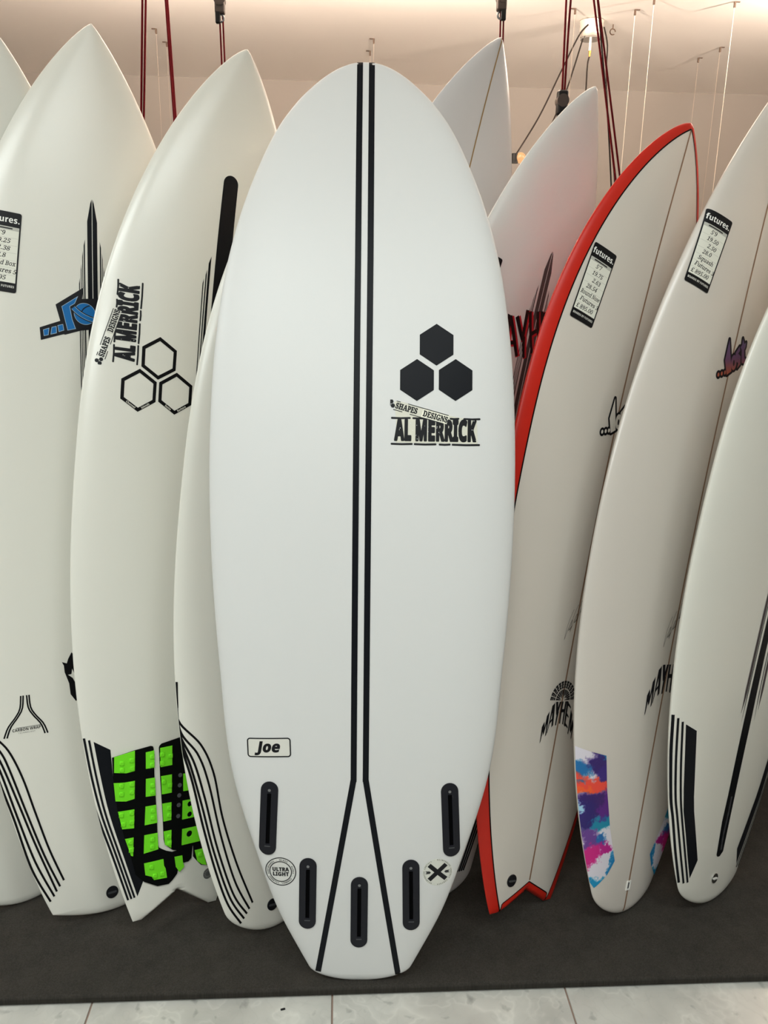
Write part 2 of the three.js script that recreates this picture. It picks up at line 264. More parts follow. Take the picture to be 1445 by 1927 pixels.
// ---------------------------------------------------------------- surfboards
const POSES = {
  hero: {L: 1.661, T: 0.065, tr: 0.028, zn: 0.1026, zt: 0.0405, nr: 0.08, oz: -1.1542, ox: 0.0371, psi: -0.043, lam: 0.2073, rho: -0.0065, oy: 0.0283, flip: true, kw: [0.079, 0.1085, 0.1445, 0.1844, 0.2257, 0.2469, 0.2598, 0.2615, 0.2521, 0.2298, 0.1906, 0.1459, 0.1017, 0.0818]},
  L0: {L: 1.6814, W: 0.5019, c: 0.5462, na: 2.1929, nb: 0.8586, ta: 1.9507, tb: 1.0483, T: 0.062, wt: 0.075, arc: true, tr: 0.02, zn: 0.117, zt: 0.05, oz: -1.4525, ox: -0.674, psi: 0.5755, lam: 0.1699, rho: 0.0992, oy: 0.0118},
  L1: {L: 1.7423, W: 0.5098, c: 0.5494, na: 2.3112, nb: 0.8485, ta: 2.2108, tb: 0.8701, T: 0.062, wt: 0.0997, arc: true, tr: 0.024, zn: 0.0942, zt: 0.0474, oz: -1.4213, ox: -0.4862, psi: 0.5754, lam: 0.2158, rho: 0.1109, oy: 0.0112},
  L2: {L: 1.718, W: 0.4859, c: 0.5347, na: 2.2384, nb: 0.795, ta: 2.4736, tb: 0.9931, T: 0.062, wt: 0.0878, tr: 0.0, zn: 0.0959, zt: 0.056, nd: 0.0421, ntip: 0.07, oz: -1.4004, ox: -0.3582, psi: 0.6137, lam: 0.1873, rho: 0.2146, oy: 0.0279},
  L3: {L: 1.6445, W: 0.4877, c: 0.5225, na: 2.4741, nb: 0.722, ta: 2.4741, tb: 0.9763, T: 0.062, wt: 0.0727, tr: 0.05, zn: 0.1027, zt: 0.0495, oz: -1.36, ox: -0.1679, psi: 0.6155, lam: 0.1744, rho: 0.2299, oy: 0.0145},
  R0: {L: 1.8703, W: 0.5046, c: 0.5527, na: 2.2451, nb: 0.832, ta: 1.9999, tb: 1.0002, T: 0.062, wt: 0.09, tr: 0.05, zn: 0.1173, zt: 0.05, oz: -1.6603, ox: 0.0241, psi: 0.6028, lam: 0.1505, rho: 0.286, oy: 0.0195},
  R1: {L: 1.7285, W: 0.4923, c: 0.5117, na: 2.0518, nb: 0.7972, ta: 1.9999, tb: 1.0001, T: 0.062, wt: 0.0896, tr: 0.05, zn: 0.1012, zt: 0.052, oz: -1.4227, ox: 0.1669, psi: 0.6564, lam: 0.1291, rho: 0.3231, oy: 0.0224},
  R2: {L: 1.5977, W: 0.4936, c: 0.5694, na: 2.5677, nb: 0.7633, ta: 2.4346, tb: 0.9144, T: 0.062, wt: 0.0938, tr: 0.0, zn: 0.081, zt: 0.0366, nd: 0.0355, ntip: 0.07, oz: -1.3624, ox: 0.3461, psi: 0.6233, lam: 0.1028, rho: 0.3031, oy: 0.0441},
  R3: {L: 1.7346, W: 0.5078, c: 0.4534, na: 1.8681, nb: 0.9009, ta: 2.3793, tb: 1.0033, T: 0.062, wt: 0.0702, tr: 0.05, zn: 0.0585, zt: 0.0442, oz: -1.3734, ox: 0.5503, psi: 0.555, lam: 0.0971, rho: 0.2782, oy: 0.0201},
  R4: {L: 1.6892, W: 0.5136, c: 0.5218, na: 2.1598, nb: 0.8948, ta: 2.5229, tb: 0.8816, T: 0.062, wt: 0.0796, tr: 0.05, zn: 0.1175, zt: 0.0518, oz: -1.4025, ox: 0.7365, psi: 0.5564, lam: 0.0359, rho: 0.239, oy: 0.0223},
};
const RACK = 'white surfboards standing side by side in the slanted row';
function board(key, label, white, group) {
  const b = POSES[key], t = thing('surfboard', label, 'surfboard', [b.ox, b.oy, b.oz], group);
  const cr = Math.cos(b.rho), sr = Math.sin(b.rho);
  const roll = new THREE.Matrix4().set(cr, sr, 0, 0, -sr, cr, 0, 0, 0, 0, 1, 0, 0, 0, 0, 1);
  t.quaternion.setFromRotationMatrix(new THREE.Matrix4().makeRotationY(b.psi).multiply(new THREE.Matrix4().makeRotationX(-b.lam)).multiply(roll));
  if (!b.lap) mesh('board_body', skin(b, [1, -1], [true, false], (s) => notch(b, s), (s) => halfWidth(b, s)), white, t);
  return [t, b];
}
function leashPlug(g, b, x, s, r, mat, label, bar = M.steel) {
  const p = piece(g, b, 'leash_plug', disc(x, s, r), mat, { depth: 0.0016, bevel: 0.0006, label });
  piece(g, b, 'plug_bar', pill(x - r * 0.55, s, x + r * 0.55, s, r * 0.16, 5), bar, { off: 0.0022, depth: 0.0012, parent: p });
  return p;
}
const HAND = 'italic 11px serif';
function priceTag(g, b, x, s, ang, rows, foot, label) {
  const w = 0.0605, h = 0.1475;
  print(g, b, 'price_tag', x, s, ang, w, h, 5, (c) => {
    const W = 60.5, H = 147.5; c.fillStyle = '#101013'; c.beginPath(); c.roundRect(-W / 2, -H / 2, W, H, 4); c.fill();
    c.fillStyle = '#e2e2d6'; c.fillRect(-W / 2 + 2.6, -H / 2 + 27, W - 5.2, H - 45);
    c.fillStyle = '#b9b9b0'; c.fillRect(-W / 2 + 2.6, -H / 2 + 27, W - 5.2, 6.5); c.fillStyle = '#2a2a2a'; c.fillRect(-W / 2 + 12, -H / 2 + 29, W - 26, 2.4);
    c.fillStyle = '#f0f0ea'; c.font = 'bold 15.5px sans-serif'; c.textAlign = 'center'; c.save(); c.scale(0.95, 1); c.fillText('futures.', 0, -H / 2 + 20); c.restore();
    const rh = (H - 51.5) / 7; c.strokeStyle = '#a7a79f'; c.lineWidth = 0.35;
    for (let i = 1; i < 7; i++) { c.beginPath(); c.moveTo(-W / 2 + 4, -H / 2 + 33.5 + rh * i); c.lineTo(W / 2 - 4, -H / 2 + 33.5 + rh * i); c.stroke(); }
    c.fillStyle = '#1c1c1e'; c.strokeStyle = '#1c1c1e'; c.lineWidth = 0.35; c.font = HAND;
    rows.forEach((r, i) => { c.save(); c.translate((i % 3 - 1) * 3, -H / 2 + 33.5 + rh * (i + 0.72)); c.rotate(-0.03 + 0.03 * (i % 3)); c.fillText(r, 0, 0, W - 10); c.strokeText(r, 0, 0, W - 10); c.restore(); });
    c.fillStyle = '#dcdcd4'; c.font = 'bold 5.6px sans-serif'; c.fillText(foot, 0, H / 2 - 8.5, W - 8);
  }, label, { off: 0.0012, rough: 0.45 });
}
const COOLWHITE = new THREE.MeshPhysicalMaterial({ color: 0xd3d3d1, roughness: 0.46, clearcoat: 0.12, clearcoatRoughness: 0.4 }), CREAM = boardWhite(0xdcdad0), CREAM2 = boardWhite(0xdbd9cf), IVORY = boardWhite(0xd6d6d2), GREYWHITE = boardWhite(0xd2d2d3), WARMWHITE = boardWhite(0xd2cbc2);

function alMerrick(c, cream) {          // 152 x 75 mm, reading left to right
  if (cream) { poly(c, [[-70, -36], [-62, -37], [36, -11], [70, -8], [72, 33], [-66, 33], [-67, -10]], 'rgba(242,239,218,0.55)'); }
  c.fillStyle = '#101115'; c.strokeStyle = '#101115'; c.lineJoin = 'round';
  c.save(); c.translate(0, 27.5); c.scale(0.735, 1.36); c.font = 'bold 34px sans-serif'; c.textAlign = 'center'; c.lineWidth = 3.4; const T = 'AL MERRICK'; c.strokeText(T, 0, 0, 186); c.fillText(T, 0, 0, 186); c.restore();
  for (const [y, cuts] of [[-8.5, [[-75, -42], [-39, 20], [24, 40], [47, 76]]], [35, [[-75, -38], [-36, 2], [6, 26], [28, 76]]]]) for (const [a, d] of cuts) { c.lineWidth = 3.2; c.lineCap = 'round'; c.beginPath(); c.moveTo(a + 1.5, y); c.lineTo((a + d) / 2, y + 0.4); c.lineTo(d - 1.5, y - 0.2); c.stroke(); }
  c.save(); c.translate(-69, -31); c.rotate(0.262);
  for (const [x, y] of [[-4, -3.5], [-7, 2.6], [0.4, 2.6]]) { c.beginPath(); c.arc(x - 3, y, 3.5, 0, 7); c.fill(); }
  c.font = 'bold 13px serif'; c.textAlign = 'left'; c.save(); c.globalCompositeOperation = cream ? 'source-over' : 'source-over'; c.fillStyle = cream ? 'rgba(240,238,222,0.9)' : 'rgba(214,212,202,0.9)'; c.fillRect(48, -6, 45, 14); c.restore(); c.lineWidth = 0.9; for (const [w, x, m] of [['SHAPES', 2, 38], ['DESIGNS', 50, 43]]) { c.fillText(w, x, 5.5, m); c.strokeText(w, x, 5.5, m); }
  c.lineWidth = 1.2; for (const [a, d, y] of [[2, 8, -6.5], [22, 92, -7], [0, 15, 8.6], [29, 82, 8.8]]) { c.beginPath(); c.moveTo(a, y); c.lineTo(d, y); c.stroke(); }
  c.restore();
  seed = 99; c.globalCompositeOperation = 'destination-out'; for (let i = 0; i < 26; i++) { c.beginPath(); c.arc(-70 + rnd() * 140, -6 + rnd() * 36, 0.25 + rnd() * 0.6, 0, 7); c.fill(); } c.globalCompositeOperation = 'source-over';
}
// letters as tapered strokes: [u0, v0, width0, u1, v1, width1] in a unit cell, v up
const SPIKY = {
  M: [[0.02, -0.35, 0.02, 0.16, 1.05, 0.2], [0.16, 1.0, 0.2, 0.46, 0.25, 0.1], [0.46, 0.25, 0.1, 0.76, 1.08, 0.2], [0.8, 1.08, 0.18, 0.9, -0.1, 0.1]],
  A: [[0.04, -0.06, 0.06, 0.5, 1.12, 0.2], [0.5, 1.1, 0.22, 0.9, -0.02, 0.17], [0.22, 0.34, 0.12, 0.74, 0.36, 0.12]],
  Y: [[0.02, 1.1, 0.22, 0.46, 0.42, 0.18], [0.9, 1.22, 0.2, 0.46, 0.42, 0.17], [0.48, 0.5, 0.2, 0.5, -0.1, 0.12]],
  H: [[0.14, 1.15, 0.2, 0.18, -0.06, 0.13], [0.8, 1.1, 0.2, 0.82, -0.04, 0.13], [0.18, 0.5, 0.14, 0.82, 0.56, 0.14]],
  E: [[0.18, 1.1, 0.2, 0.2, -0.04, 0.18], [0.18, 0.98, 0.14, 0.9, 1.1, 0.08], [0.2, 0.52, 0.13, 0.74, 0.56, 0.08], [0.2, 0.06, 0.14, 0.88, 0.1, 0.08]],
};
function mayhem(c, map, grow, color, bold = 1.5) {
  'MAYHEM'.split('').forEach((ch, i) => {
    let st = SPIKY[ch]; if (i === 5) st = st.map(([a, b, w, d, e, f]) => [1 - a, b, w, 1 - d, e, f]);
    for (const [u0, v0, w0, u1, v1, w1] of st) {
      const L = [], R = []; for (let k = 0; k <= 6; k++) { const t = k / 6, u = u0 + (u1 - u0) * t + 0.04 * Math.sin(t * 3 + i), v = v0 + (v1 - v0) * t, w = (w0 + (w1 - w0) * t) * bold / 2 + grow; const dx = u1 - u0, dy = (v1 - v0) * 1.6, l = Math.hypot(dx, dy) || 1; L.push(map(i + u - dy / l * w, v + dx / l * w * 0.6)); R.push(map(i + u + dy / l * w, v - dx / l * w * 0.6)); }
      poly(c, [...L, ...R.reverse()], color);
    }
  });
}
const archMap = (W, H) => (u, v) => { const t = u / 6 * 2 - 1, arch = (1 - t * t) * 0.55 * H - 0.42 * H; return [t * W / 2, -(arch + (v - 0.2) * H * 0.55 * (1 - 0.25 * t * t) - (Math.abs(t) > 0.8 && v < 0 ? -v * -H * 0.6 : 0))]; };
function lostLogo(c, fill, edge) {     // ". . . lost" lettering, about 100 x 70 mm
  const parts = [];
  for (const x of [-49, -38, -27.5]) parts.push([x, 20, 3.2]);
  const l = [[-22, 26], [-26, -4], [-9, -42], [-6, 22]], s = [[14, 20], [18, 10], [8, 4], [10, -12], [24, -22], [26, -14], [19, -9], [27, -2], [25, 14]], t = [[30, 12], [31, -14], [27, -20], [33, -24], [36, -36], [41, -24], [47, -26], [45, -18], [40, -12], [40, 4], [46, 8], [42, 16]];
  const draw = (f, grow) => {
    c.fillStyle = c.strokeStyle = f; c.lineWidth = grow; c.lineJoin = 'round';
    for (const [x, y, r] of parts) { c.beginPath(); c.ellipse(x, y, r, r * 1.25, 0.3, 0, 7); c.fill(); if (grow) c.stroke(); }
    for (const p of [l, s, t]) { poly(c, p, f); if (grow) c.stroke(); }
    c.beginPath(); c.ellipse(3, 6, 9.5, 15, 0.15, 0, 7); c.fill(); if (grow) c.stroke();
  };
  draw(edge, 9.5); draw(fill, 0); c.fillStyle = edge; c.beginPath(); c.ellipse(3, 7, 2.6, 6, 0.15, 0, 7); c.fill();
}
const spike = (g, b, cx, top, k, yEnd, mat) => {    // carbon pin stripes: a pair of bars with finer lines stepping down beside it
  for (const sg of [-1, 1]) {
    const q = (pts) => pts.map(([x, s]) => [cx + sg * x * k, s]);
    piece(g, b, 'carbon_stripe', q([[0.0006, top], [0.0034, top - 0.008], [0.0095, top - 0.043], [0.0095, yEnd], [0.0011, yEnd]]), mat);
    for (const [x0, x1, d] of [[0.0142, 0.0166, 0.078], [0.0182, 0.0196, 0.1], [0.0212, 0.0226, 0.125], [0.0244, 0.0262, 0.152]]) piece(g, b, 'carbon_stripe', q([[x1, top - d - 0.012], [x1, yEnd + d], [x0, yEnd + d - 0.02], [x0, top - d]]), mat);
  }
};

// --- the wide white board in front
{
  const [g, b] = board('hero', 'wide white surfboard standing in front of all others, with twin black centre stripes', COOLWHITE);
  for (const [x0, x1, xm, sw] of [[-0.0097, -0.0778, -0.0124, 0.0104], [0.0113, 0.0697, 0.0086, 0.0104]]) {
    const top = 1.6585, stripe = (pts, w, a) => ribbonGeo(b, pts, w, { straight: true, off: 0.0005, ...a });
    mesh('carbon_stripe', mergeGeometries([stripe([[xm, 0.3955], [(x0 + xm) / 2, 0.85], [x0, 1.3], [x0, top]], sw), stripe([[xm - Math.sign(xm) * 0.0003, 0.4015], [x1, 0.0140]], sw)]), M.carbon, g);
  }
  for (const [hx, hs] of [[0.1236, 1.1494], [0.0908, 1.0896], [0.156, 1.0902]]) piece(g, b, 'hexagon_print', [[0, 0.0353], [0.0285, 0.0166], [0.0285, -0.0166], [0, -0.0353], [-0.0284, -0.0166], [-0.0284, 0.0166]].map(([x, s]) => [hx + x, hs + s]), M.carbon);
  print(g, b, 'lettering_print', 0.1225, 1.0167, -0.008, 0.1535, 0.0785, 5, (c) => alMerrick(c, true), 'black distressed stencil lettering');
  print(g, b, 'name_print', -0.159, 0.457, 0.028, 0.0775, 0.0365, 6, (c) => {
    c.fillStyle = 'rgba(240,239,226,0.6)'; c.strokeStyle = '#111216'; c.lineWidth = 2.2; c.beginPath(); c.roundRect(-37, -16.5, 74, 33, 4.5); c.fill(); c.stroke();
    c.fillStyle = '#111216'; c.save(); c.transform(1, 0, -0.2, 1, 0, 0); c.font = 'bold 26px sans-serif'; c.textAlign = 'center'; c.lineWidth = 1.6; c.fillText('Joe', 0, 8); c.strokeText('Joe', 0, 8); c.restore();
  }, 'black name in a rounded black frame');
  for (const [x0, s0, x1, s1] of [[-0.158, 0.395, -0.1651, 0.2555], [-0.0922, 0.2519, -0.0953, 0.1116], [-0.0014, 0.2153, -0.0023, 0.0737], [0.0893, 0.2489, 0.0922, 0.1087], [0.1546, 0.393, 0.1622, 0.2528]]) {
    const r = 0.0153, l = Math.hypot(x1 - x0, s1 - s0), dx = (x1 - x0) / l, ds = (s1 - s0) / l, at = (t) => [x0 + dx * t, s0 + ds * t];
    const A = at(r), B = at(l - r), c0 = at(0.022), c1 = at(l - 0.022), sl = [[c0[0] - 0.0034, c0[1]], [c0[0] + 0.0034, c0[1]], [c1[0] + 0.0034, c1[1]], [c1[0] - 0.0034, c1[1]]];
    const p = piece(g, b, 'fin_box', pill(...A, ...B, r), M.plate, { off: 0.0001, depth: 0.0017, bevel: 0.0006, holes: [sl] });
    piece(g, b, 'fin_slot', [[sl[0][0] - 0.0008, sl[0][1] + 0.0008], [sl[1][0] + 0.0008, sl[1][1] + 0.0008], [sl[2][0] + 0.0008, sl[2][1] - 0.0008], [sl[3][0] - 0.0008, sl[3][1] - 0.0008]], M.slot, { off: 0.0003, parent: p });
    const sc = at(0.0155), lip = at(l - 0.0175);
    piece(g, b, 'screw', disc(...sc, 0.0026, 14), M.steel, { off: 0.0019, depth: 0.0006, parent: p });
    piece(g, b, 'slot_lip', [[lip[0] - 0.005, lip[1] + 0.001], [lip[0] + 0.005, lip[1] + 0.001], [lip[0] + 0.005, lip[1] - 0.001], [lip[0] - 0.005, lip[1] - 0.001]], M.greyResin, { off: 0.0018, depth: 0.0006, parent: p });
  }
  const ring = (c, txt, r, size) => { c.font = `bold ${size}px sans-serif`; c.textAlign = 'center'; const a0 = Math.PI * 2 / txt.length; txt.split('').forEach((ch, i) => { c.save(); c.rotate(i * a0); c.fillText(ch, 0, -r); c.restore(); }); };
  print(g, b, 'ultra_light_badge', -0.1416, 0.2238, 0.03, 0.058, 0.058, 8, (c) => {
    c.fillStyle = 'rgba(240,240,232,0.4)'; c.beginPath(); c.arc(0, 0, 27.5, 0, 7); c.fill(); c.strokeStyle = c.fillStyle = '#141519';
    c.lineWidth = 1.6; for (const r of [27, 19.5]) { c.beginPath(); c.arc(0, 0, r, 0, 7); c.stroke(); }
    c.font = 'bold 10px sans-serif'; c.textAlign = 'center'; c.lineWidth = 0.6; for (const [w, y] of [['ULTRA', -0.6], ['LIGHT', 8.6]]) { c.fillText(w, 0, y, 30); c.strokeText(w, 0, y, 30); } ring(c, 'GLASS · 4x4oz · CHANNEL ISLANDS SURFBOARDS · ', 21.3, 4.4);
  }, 'round badge reading ULTRA LIGHT');
  print(g, b, 'cross_badge', 0.1374, 0.2232, 0.02, 0.056, 0.056, 8, (c) => {
    c.fillStyle = 'rgba(242,241,228,0.45)'; c.beginPath(); c.arc(0, 0, 26.5, 0, 7); c.fill(); c.fillStyle = c.strokeStyle = '#15161a';
    for (const a of [0.76, -0.76]) { c.save(); c.rotate(a); c.fillRect(-21, -4, 42, 8); c.restore(); }
    for (const s of [-1, 1]) { c.save(); c.scale(s, 1); for (const k of [0, 1, 2]) { c.lineWidth = 1.5; c.beginPath(); c.moveTo(17 - k * 2.5 + 4, -2.6); c.lineTo(14 - k * 2.5 + 4, 0); c.lineTo(17 - k * 2.5 + 4, 2.6); c.stroke(); } c.restore(); }
    ring(c, 'REINFORCED CONTACT SURFACE · REINFORCED CONTACT · ', 23.2, 3.1);
  }, 'round badge with a black cross');
}
// --- far left board, mostly outside the picture
board('L0', 'plain white surfboard at the far left edge, behind the one with the blue logo', CREAM2, RACK);
// --- board with the blue logo
{
  const [g, b] = board('L1', 'cream white surfboard with an angular blue logo and black pin stripes', CREAM, RACK);
  spike(g, b, 0.001, 1.4205, 1, 0.9, M.carbon);
  priceTag(g, b, -0.1625, 1.3015, -0.09, ["5'9", '19.25', '2.38', '27.8', 'Round Box', 'Futures 5', '£ 795'], 'BOARDS BY FUTURES', 'black and white dimensions tag');
  print(g, b, 'logo_print', -0.015, 1.195, 0, 0.18, 0.125, 5, (c) => {
    const B = (pts) => pts.map(([x, s]) => [(x + 0.015) * 1000, -(s - 1.195) * 1000]);
    poly(c, B([[-0.0991, 1.1661], [-0.0974, 1.1422], [-0.0556, 1.1567], [-0.0529, 1.1559], [-0.0238, 1.1662], [-0.0028, 1.17], [0.03, 1.178], [0.05, 1.165], [0.068, 1.19], [0.066, 1.245], [0.04, 1.25], [0.0136, 1.2327], [-0.02, 1.2279], [-0.0168, 1.2503], [-0.0695, 1.2121], [-0.0616, 1.1817]]), '#14151a');
    c.lineWidth = 0.9; c.strokeStyle = '#9fb6c6'; c.fillStyle = '#1566a8'; const F = (pts) => { poly(c, B(pts), '#1566a8'); c.stroke(); };
    F([[-0.0926, 1.162], [-0.0823, 1.1661], [-0.0838, 1.1529], [-0.0916, 1.1508]]); F([[-0.0772, 1.168], [-0.0691, 1.1706], [-0.0688, 1.1578], [-0.0793, 1.1546]]); F([[-0.0663, 1.1724], [-0.0568, 1.1755], [-0.0551, 1.1643], [-0.0644, 1.1606]]);
    F([[-0.0583, 1.2095], [-0.0284, 1.2313], [-0.0342, 1.2177], [-0.0436, 1.211], [-0.0394, 1.1867], [-0.0332, 1.1691], [-0.0481, 1.1649]]);
    c.save(); c.translate(...B([[-0.015, 1.1995]])[0]); c.beginPath(); c.ellipse(0, 0, 23, 22.5, 0, 0, 7); c.fillStyle = '#14151a'; c.fill(); c.beginPath(); c.ellipse(0, 0, 20.5, 20.5, 0, 0, 7); c.fillStyle = '#1566a8'; c.fill(); c.stroke();
    c.strokeStyle = '#14151a'; c.lineWidth = 12; c.beginPath(); c.moveTo(-22, -10); c.quadraticCurveTo(-6, 8, 24, 12); c.stroke(); c.strokeStyle = '#9fb6c6'; c.lineWidth = 8.6; c.stroke(); c.strokeStyle = '#1566a8'; c.lineWidth = 7; c.stroke();
    c.strokeStyle = '#14151a'; c.lineWidth = 2; c.beginPath(); c.moveTo(-6, -4); c.quadraticCurveTo(-2, -13, 10, -17); c.stroke(); c.restore();
    F([[0.013, 1.178], [0.03, 1.183], [0.034, 1.2], [0.022, 1.205], [0.034, 1.214], [0.034, 1.235], [0.014, 1.224]]); F([[0.04, 1.18], [0.05, 1.176], [0.06, 1.24], [0.046, 1.244]]);
  }, 'angular blue and black logo');
  for (const sg of [-1, 1]) for (const d of [0, 0.0042]) ribbon(g, b, 'carbon_wrap_print', [[-0.1465 + sg * (0.0030 + d), 0.4605], [-0.1465 + sg * (0.0052 + d), 0.436], [-0.1465 + sg * (0.0135 + d), 0.42], [-0.1465 + sg * (0.0262 + d * 1.1), 0.402], [-0.1465 + sg * (0.033 + d * 1.2), 0.382]], 0.0027, M.ink);
  print(g, b, 'carbon_wrap_lettering', -0.1455, 0.394, 0.02, 0.054, 0.016, 8, (c) => { c.fillStyle = '#131418'; c.textAlign = 'center'; c.font = 'bold 7.6px sans-serif'; c.fillText('CARBON WRAP', 0, 1.2, 50); c.fillRect(-18, -6, 42, 0.8); c.font = '3.4px sans-serif'; c.fillText('T E C H N O L O G Y', 0, 6, 46); }, 'small black carbon wrap lettering');
  for (const pts of [
    [[-0.215, 0.4], [-0.1915, 0.3769], [-0.1747, 0.351], [-0.1553, 0.3002], [-0.1363, 0.2315], [-0.1141, 0.1544], [-0.0904, 0.0886]], [[-0.215, 0.392], [-0.192, 0.3583], [-0.1785, 0.3242], [-0.1515, 0.2343], [-0.1238, 0.1462], [-0.0978, 0.0783]],
    [[-0.214, 0.38], [-0.1925, 0.3396], [-0.1657, 0.2573], [-0.1384, 0.1699], [-0.1039, 0.0697]], [[-0.212, 0.37], [-0.193, 0.3207], [-0.1666, 0.2265], [-0.1395, 0.1355], [-0.1086, 0.0612]], [[-0.21, 0.355], [-0.1924, 0.2923], [-0.1725, 0.2236], [-0.1457, 0.1224], [-0.1154, 0.0523]]]) ribbon(g, b, 'rail_stripe', pts, 0.0037, M.ink);
  piece(g, b, 'flame_print', [[-0.0593, 0.533], [-0.066, 0.521], [-0.069, 0.512], [-0.078, 0.5159], [-0.0745, 0.508], [-0.0735, 0.495], [-0.07, 0.4845], [-0.066, 0.472], [-0.064, 0.4503], [-0.0545, 0.4354], [-0.045, 0.44], [-0.02, 0.4354], [-0.011, 0.4503], [-0.009, 0.472], [-0.004, 0.4845], [0.001, 0.5159], [-0.008, 0.512], [-0.016, 0.533], [-0.03, 0.51], [-0.046, 0.51]], M.ink, { holes: [[[-0.0675, 0.4893], [-0.059, 0.482], [-0.054, 0.471], [-0.054, 0.486], [-0.0594, 0.5004], [-0.061, 0.49]]] });
  leashPlug(g, b, 0, 0.0392, 0.0121, M.cup, 'black leash plug', M.greyResin);
}
// --- board with the green traction pad
{
  const [g, b] = board('L2', 'cream surfboard with black hexagon outlines and a lime green traction pad', CREAM, RACK);
  piece(g, b, 'carbon_spine', [...Array.from({ length: 13 }, (_, i) => { const t = Math.PI * i / 12; return [0.0002 + 0.0158 * Math.cos(t), 1.4585 + 0.0158 * Math.sin(t)]; }), [-0.0150, 1.3458], [-0.0128, 1.16], [0.019, 1.16], [0.0176, 1.3541]], M.black);
  for (const [x0, x1, s0, s1] of [[-0.0282, -0.0238, 1.2955, 1.3105], [-0.0322, -0.0300, 1.272, 1.283], [-0.0368, -0.0350, 1.2545, 1.2645]]) piece(g, b, 'carbon_stripe', [[x1, s1], [x0, s0], [x0 + 0.006, 1.02], [x1 + 0.006, 1.02]], M.black);
  print(g, b, 'lettering_print', -0.1865, 1.1505, Math.PI / 2 + 0.016, 0.1705, 0.079, 5, (c) => { c.scale(1.04, 1); alMerrick(c, false); }, 'black distressed stencil lettering running up the board');
  const hexes = [[[-0.1109, 1.1342], [-0.0759, 1.1135], [-0.0751, 1.0745], [-0.1084, 1.0517], [-0.1421, 1.0724], [-0.1435, 1.1104]], [[-0.1442, 1.0675], [-0.1102, 1.0466], [-0.1094, 1.008], [-0.1419, 0.9849], [-0.1758, 1.0059], [-0.1768, 1.0439]], [[-0.0721, 1.0712], [-0.038, 1.0506], [-0.037, 1.012], [-0.0702, 0.9885], [-0.1043, 1.0096], [-0.1054, 1.0473]]];
  hexes.forEach((h, i) => {
    const mx = h.reduce((a, p) => a + p[0], 0) / 6, ms = h.reduce((a, p) => a + p[1], 0) / 6;
    piece(g, b, 'hexagon_outline', h, M.ink, { holes: [h.map(([x, s]) => [mx + (x - mx) * 0.81, ms + (s - ms) * 0.81]).reverse()] });
    if (i) for (const [k, word] of [[0, ['Channel', 'Santa'][i - 1]], [1, ['Islands', 'Barbara'][i - 1]]]) {
      const p = k ? h[2] : h[4], q = h[3], u = 0.55, x = (p[0] + (q[0] - p[0]) * u - mx) * 0.905 + mx, s = (p[1] + (q[1] - p[1]) * u - ms) * 0.905 + ms, a = k ? Math.atan2(p[1] - q[1], p[0] - q[0]) : Math.atan2(q[1] - p[1], q[0] - p[0]);
      print(g, b, 'hexagon_lettering', x, s, a, 0.03, 0.0062, 10, (c) => { c.fillStyle = '#d8d6ca'; c.font = 'bold 5.2px sans-serif'; c.textAlign = 'center'; c.fillText(word, 0, 1.7, 27); }, undefined, { off: 0.0007 });
    }
  });
  // carbon rail patch
  const edge = [[-0.0825, 0.0484], [-0.1125, 0.1285], [-0.1428, 0.2123], [-0.1626, 0.2841], [-0.1789, 0.3518]];
  const smooth = new THREE.SplineCurve(edge.map((p) => new THREE.Vector2(...p))).getPoints(16).map((v) => [v.x, v.y]);
  piece(g, b, 'carbon_patch', [...smooth, [-0.1486, 0.3353], [-0.1407, 0.2827], [-0.1164, 0.1963], [-0.0731, 0.0754]], M.carbon);
  for (const d of [0.0062, 0.0128, 0.0195]) ribbon(g, b, 'rail_stripe', edge.map(([x, s], i) => [x - d * (0.85 + 0.1 * i), s + (i === 4 ? d * 0.5 : i === 0 ? -d * 0.25 : 0)]), 0.0036, M.carbon);
  // traction pad
  const base = [[-0.1449, 0.3199], [-0.1038, 0.3308], [-0.0725, 0.3362], [-0.0685, 0.335], [-0.0672, 0.331], [-0.0617, 0.2682], [-0.053, 0.1943], [-0.0484, 0.1427], [-0.0455, 0.136], [-0.0393, 0.1318], [-0.029, 0.1262], [-0.0175, 0.1222], [-0.0058, 0.1229], [-0.0175, 0.1264], [-0.0294, 0.136], [-0.034, 0.142], [-0.0364, 0.1497], [-0.0405, 0.1923], [-0.0494, 0.2666], [-0.0559, 0.331], [-0.055, 0.3345], [-0.051, 0.3385], [-0.013, 0.347], [0.03, 0.348], [0.06, 0.338], [0.1, 0.325], [0.105, 0.28], [0.095, 0.2], [0.084, 0.125], [0.072, 0.088], [0.06, 0.0805], [0.0455, 0.0845], [0.036, 0.0945], [0.0282, 0.104], [0.0272, 0.1262], [0.0248, 0.1262], [0.0235, 0.103], [0.0175, 0.0972], [0.0035, 0.0964], [-0.004, 0.088], [-0.0055, 0.0781], [-0.014, 0.068], [-0.0222, 0.0614], [-0.0451, 0.0617], [-0.0716, 0.0748], [-0.0887, 0.092], [-0.097, 0.12], [-0.1127, 0.1632], [-0.1286, 0.2168], [-0.1407, 0.2827]];
  const pad = piece(g, b, 'traction_pad', base, M.foam, { off: 0.0001, depth: 0.0035, bevel: 0.0008 });
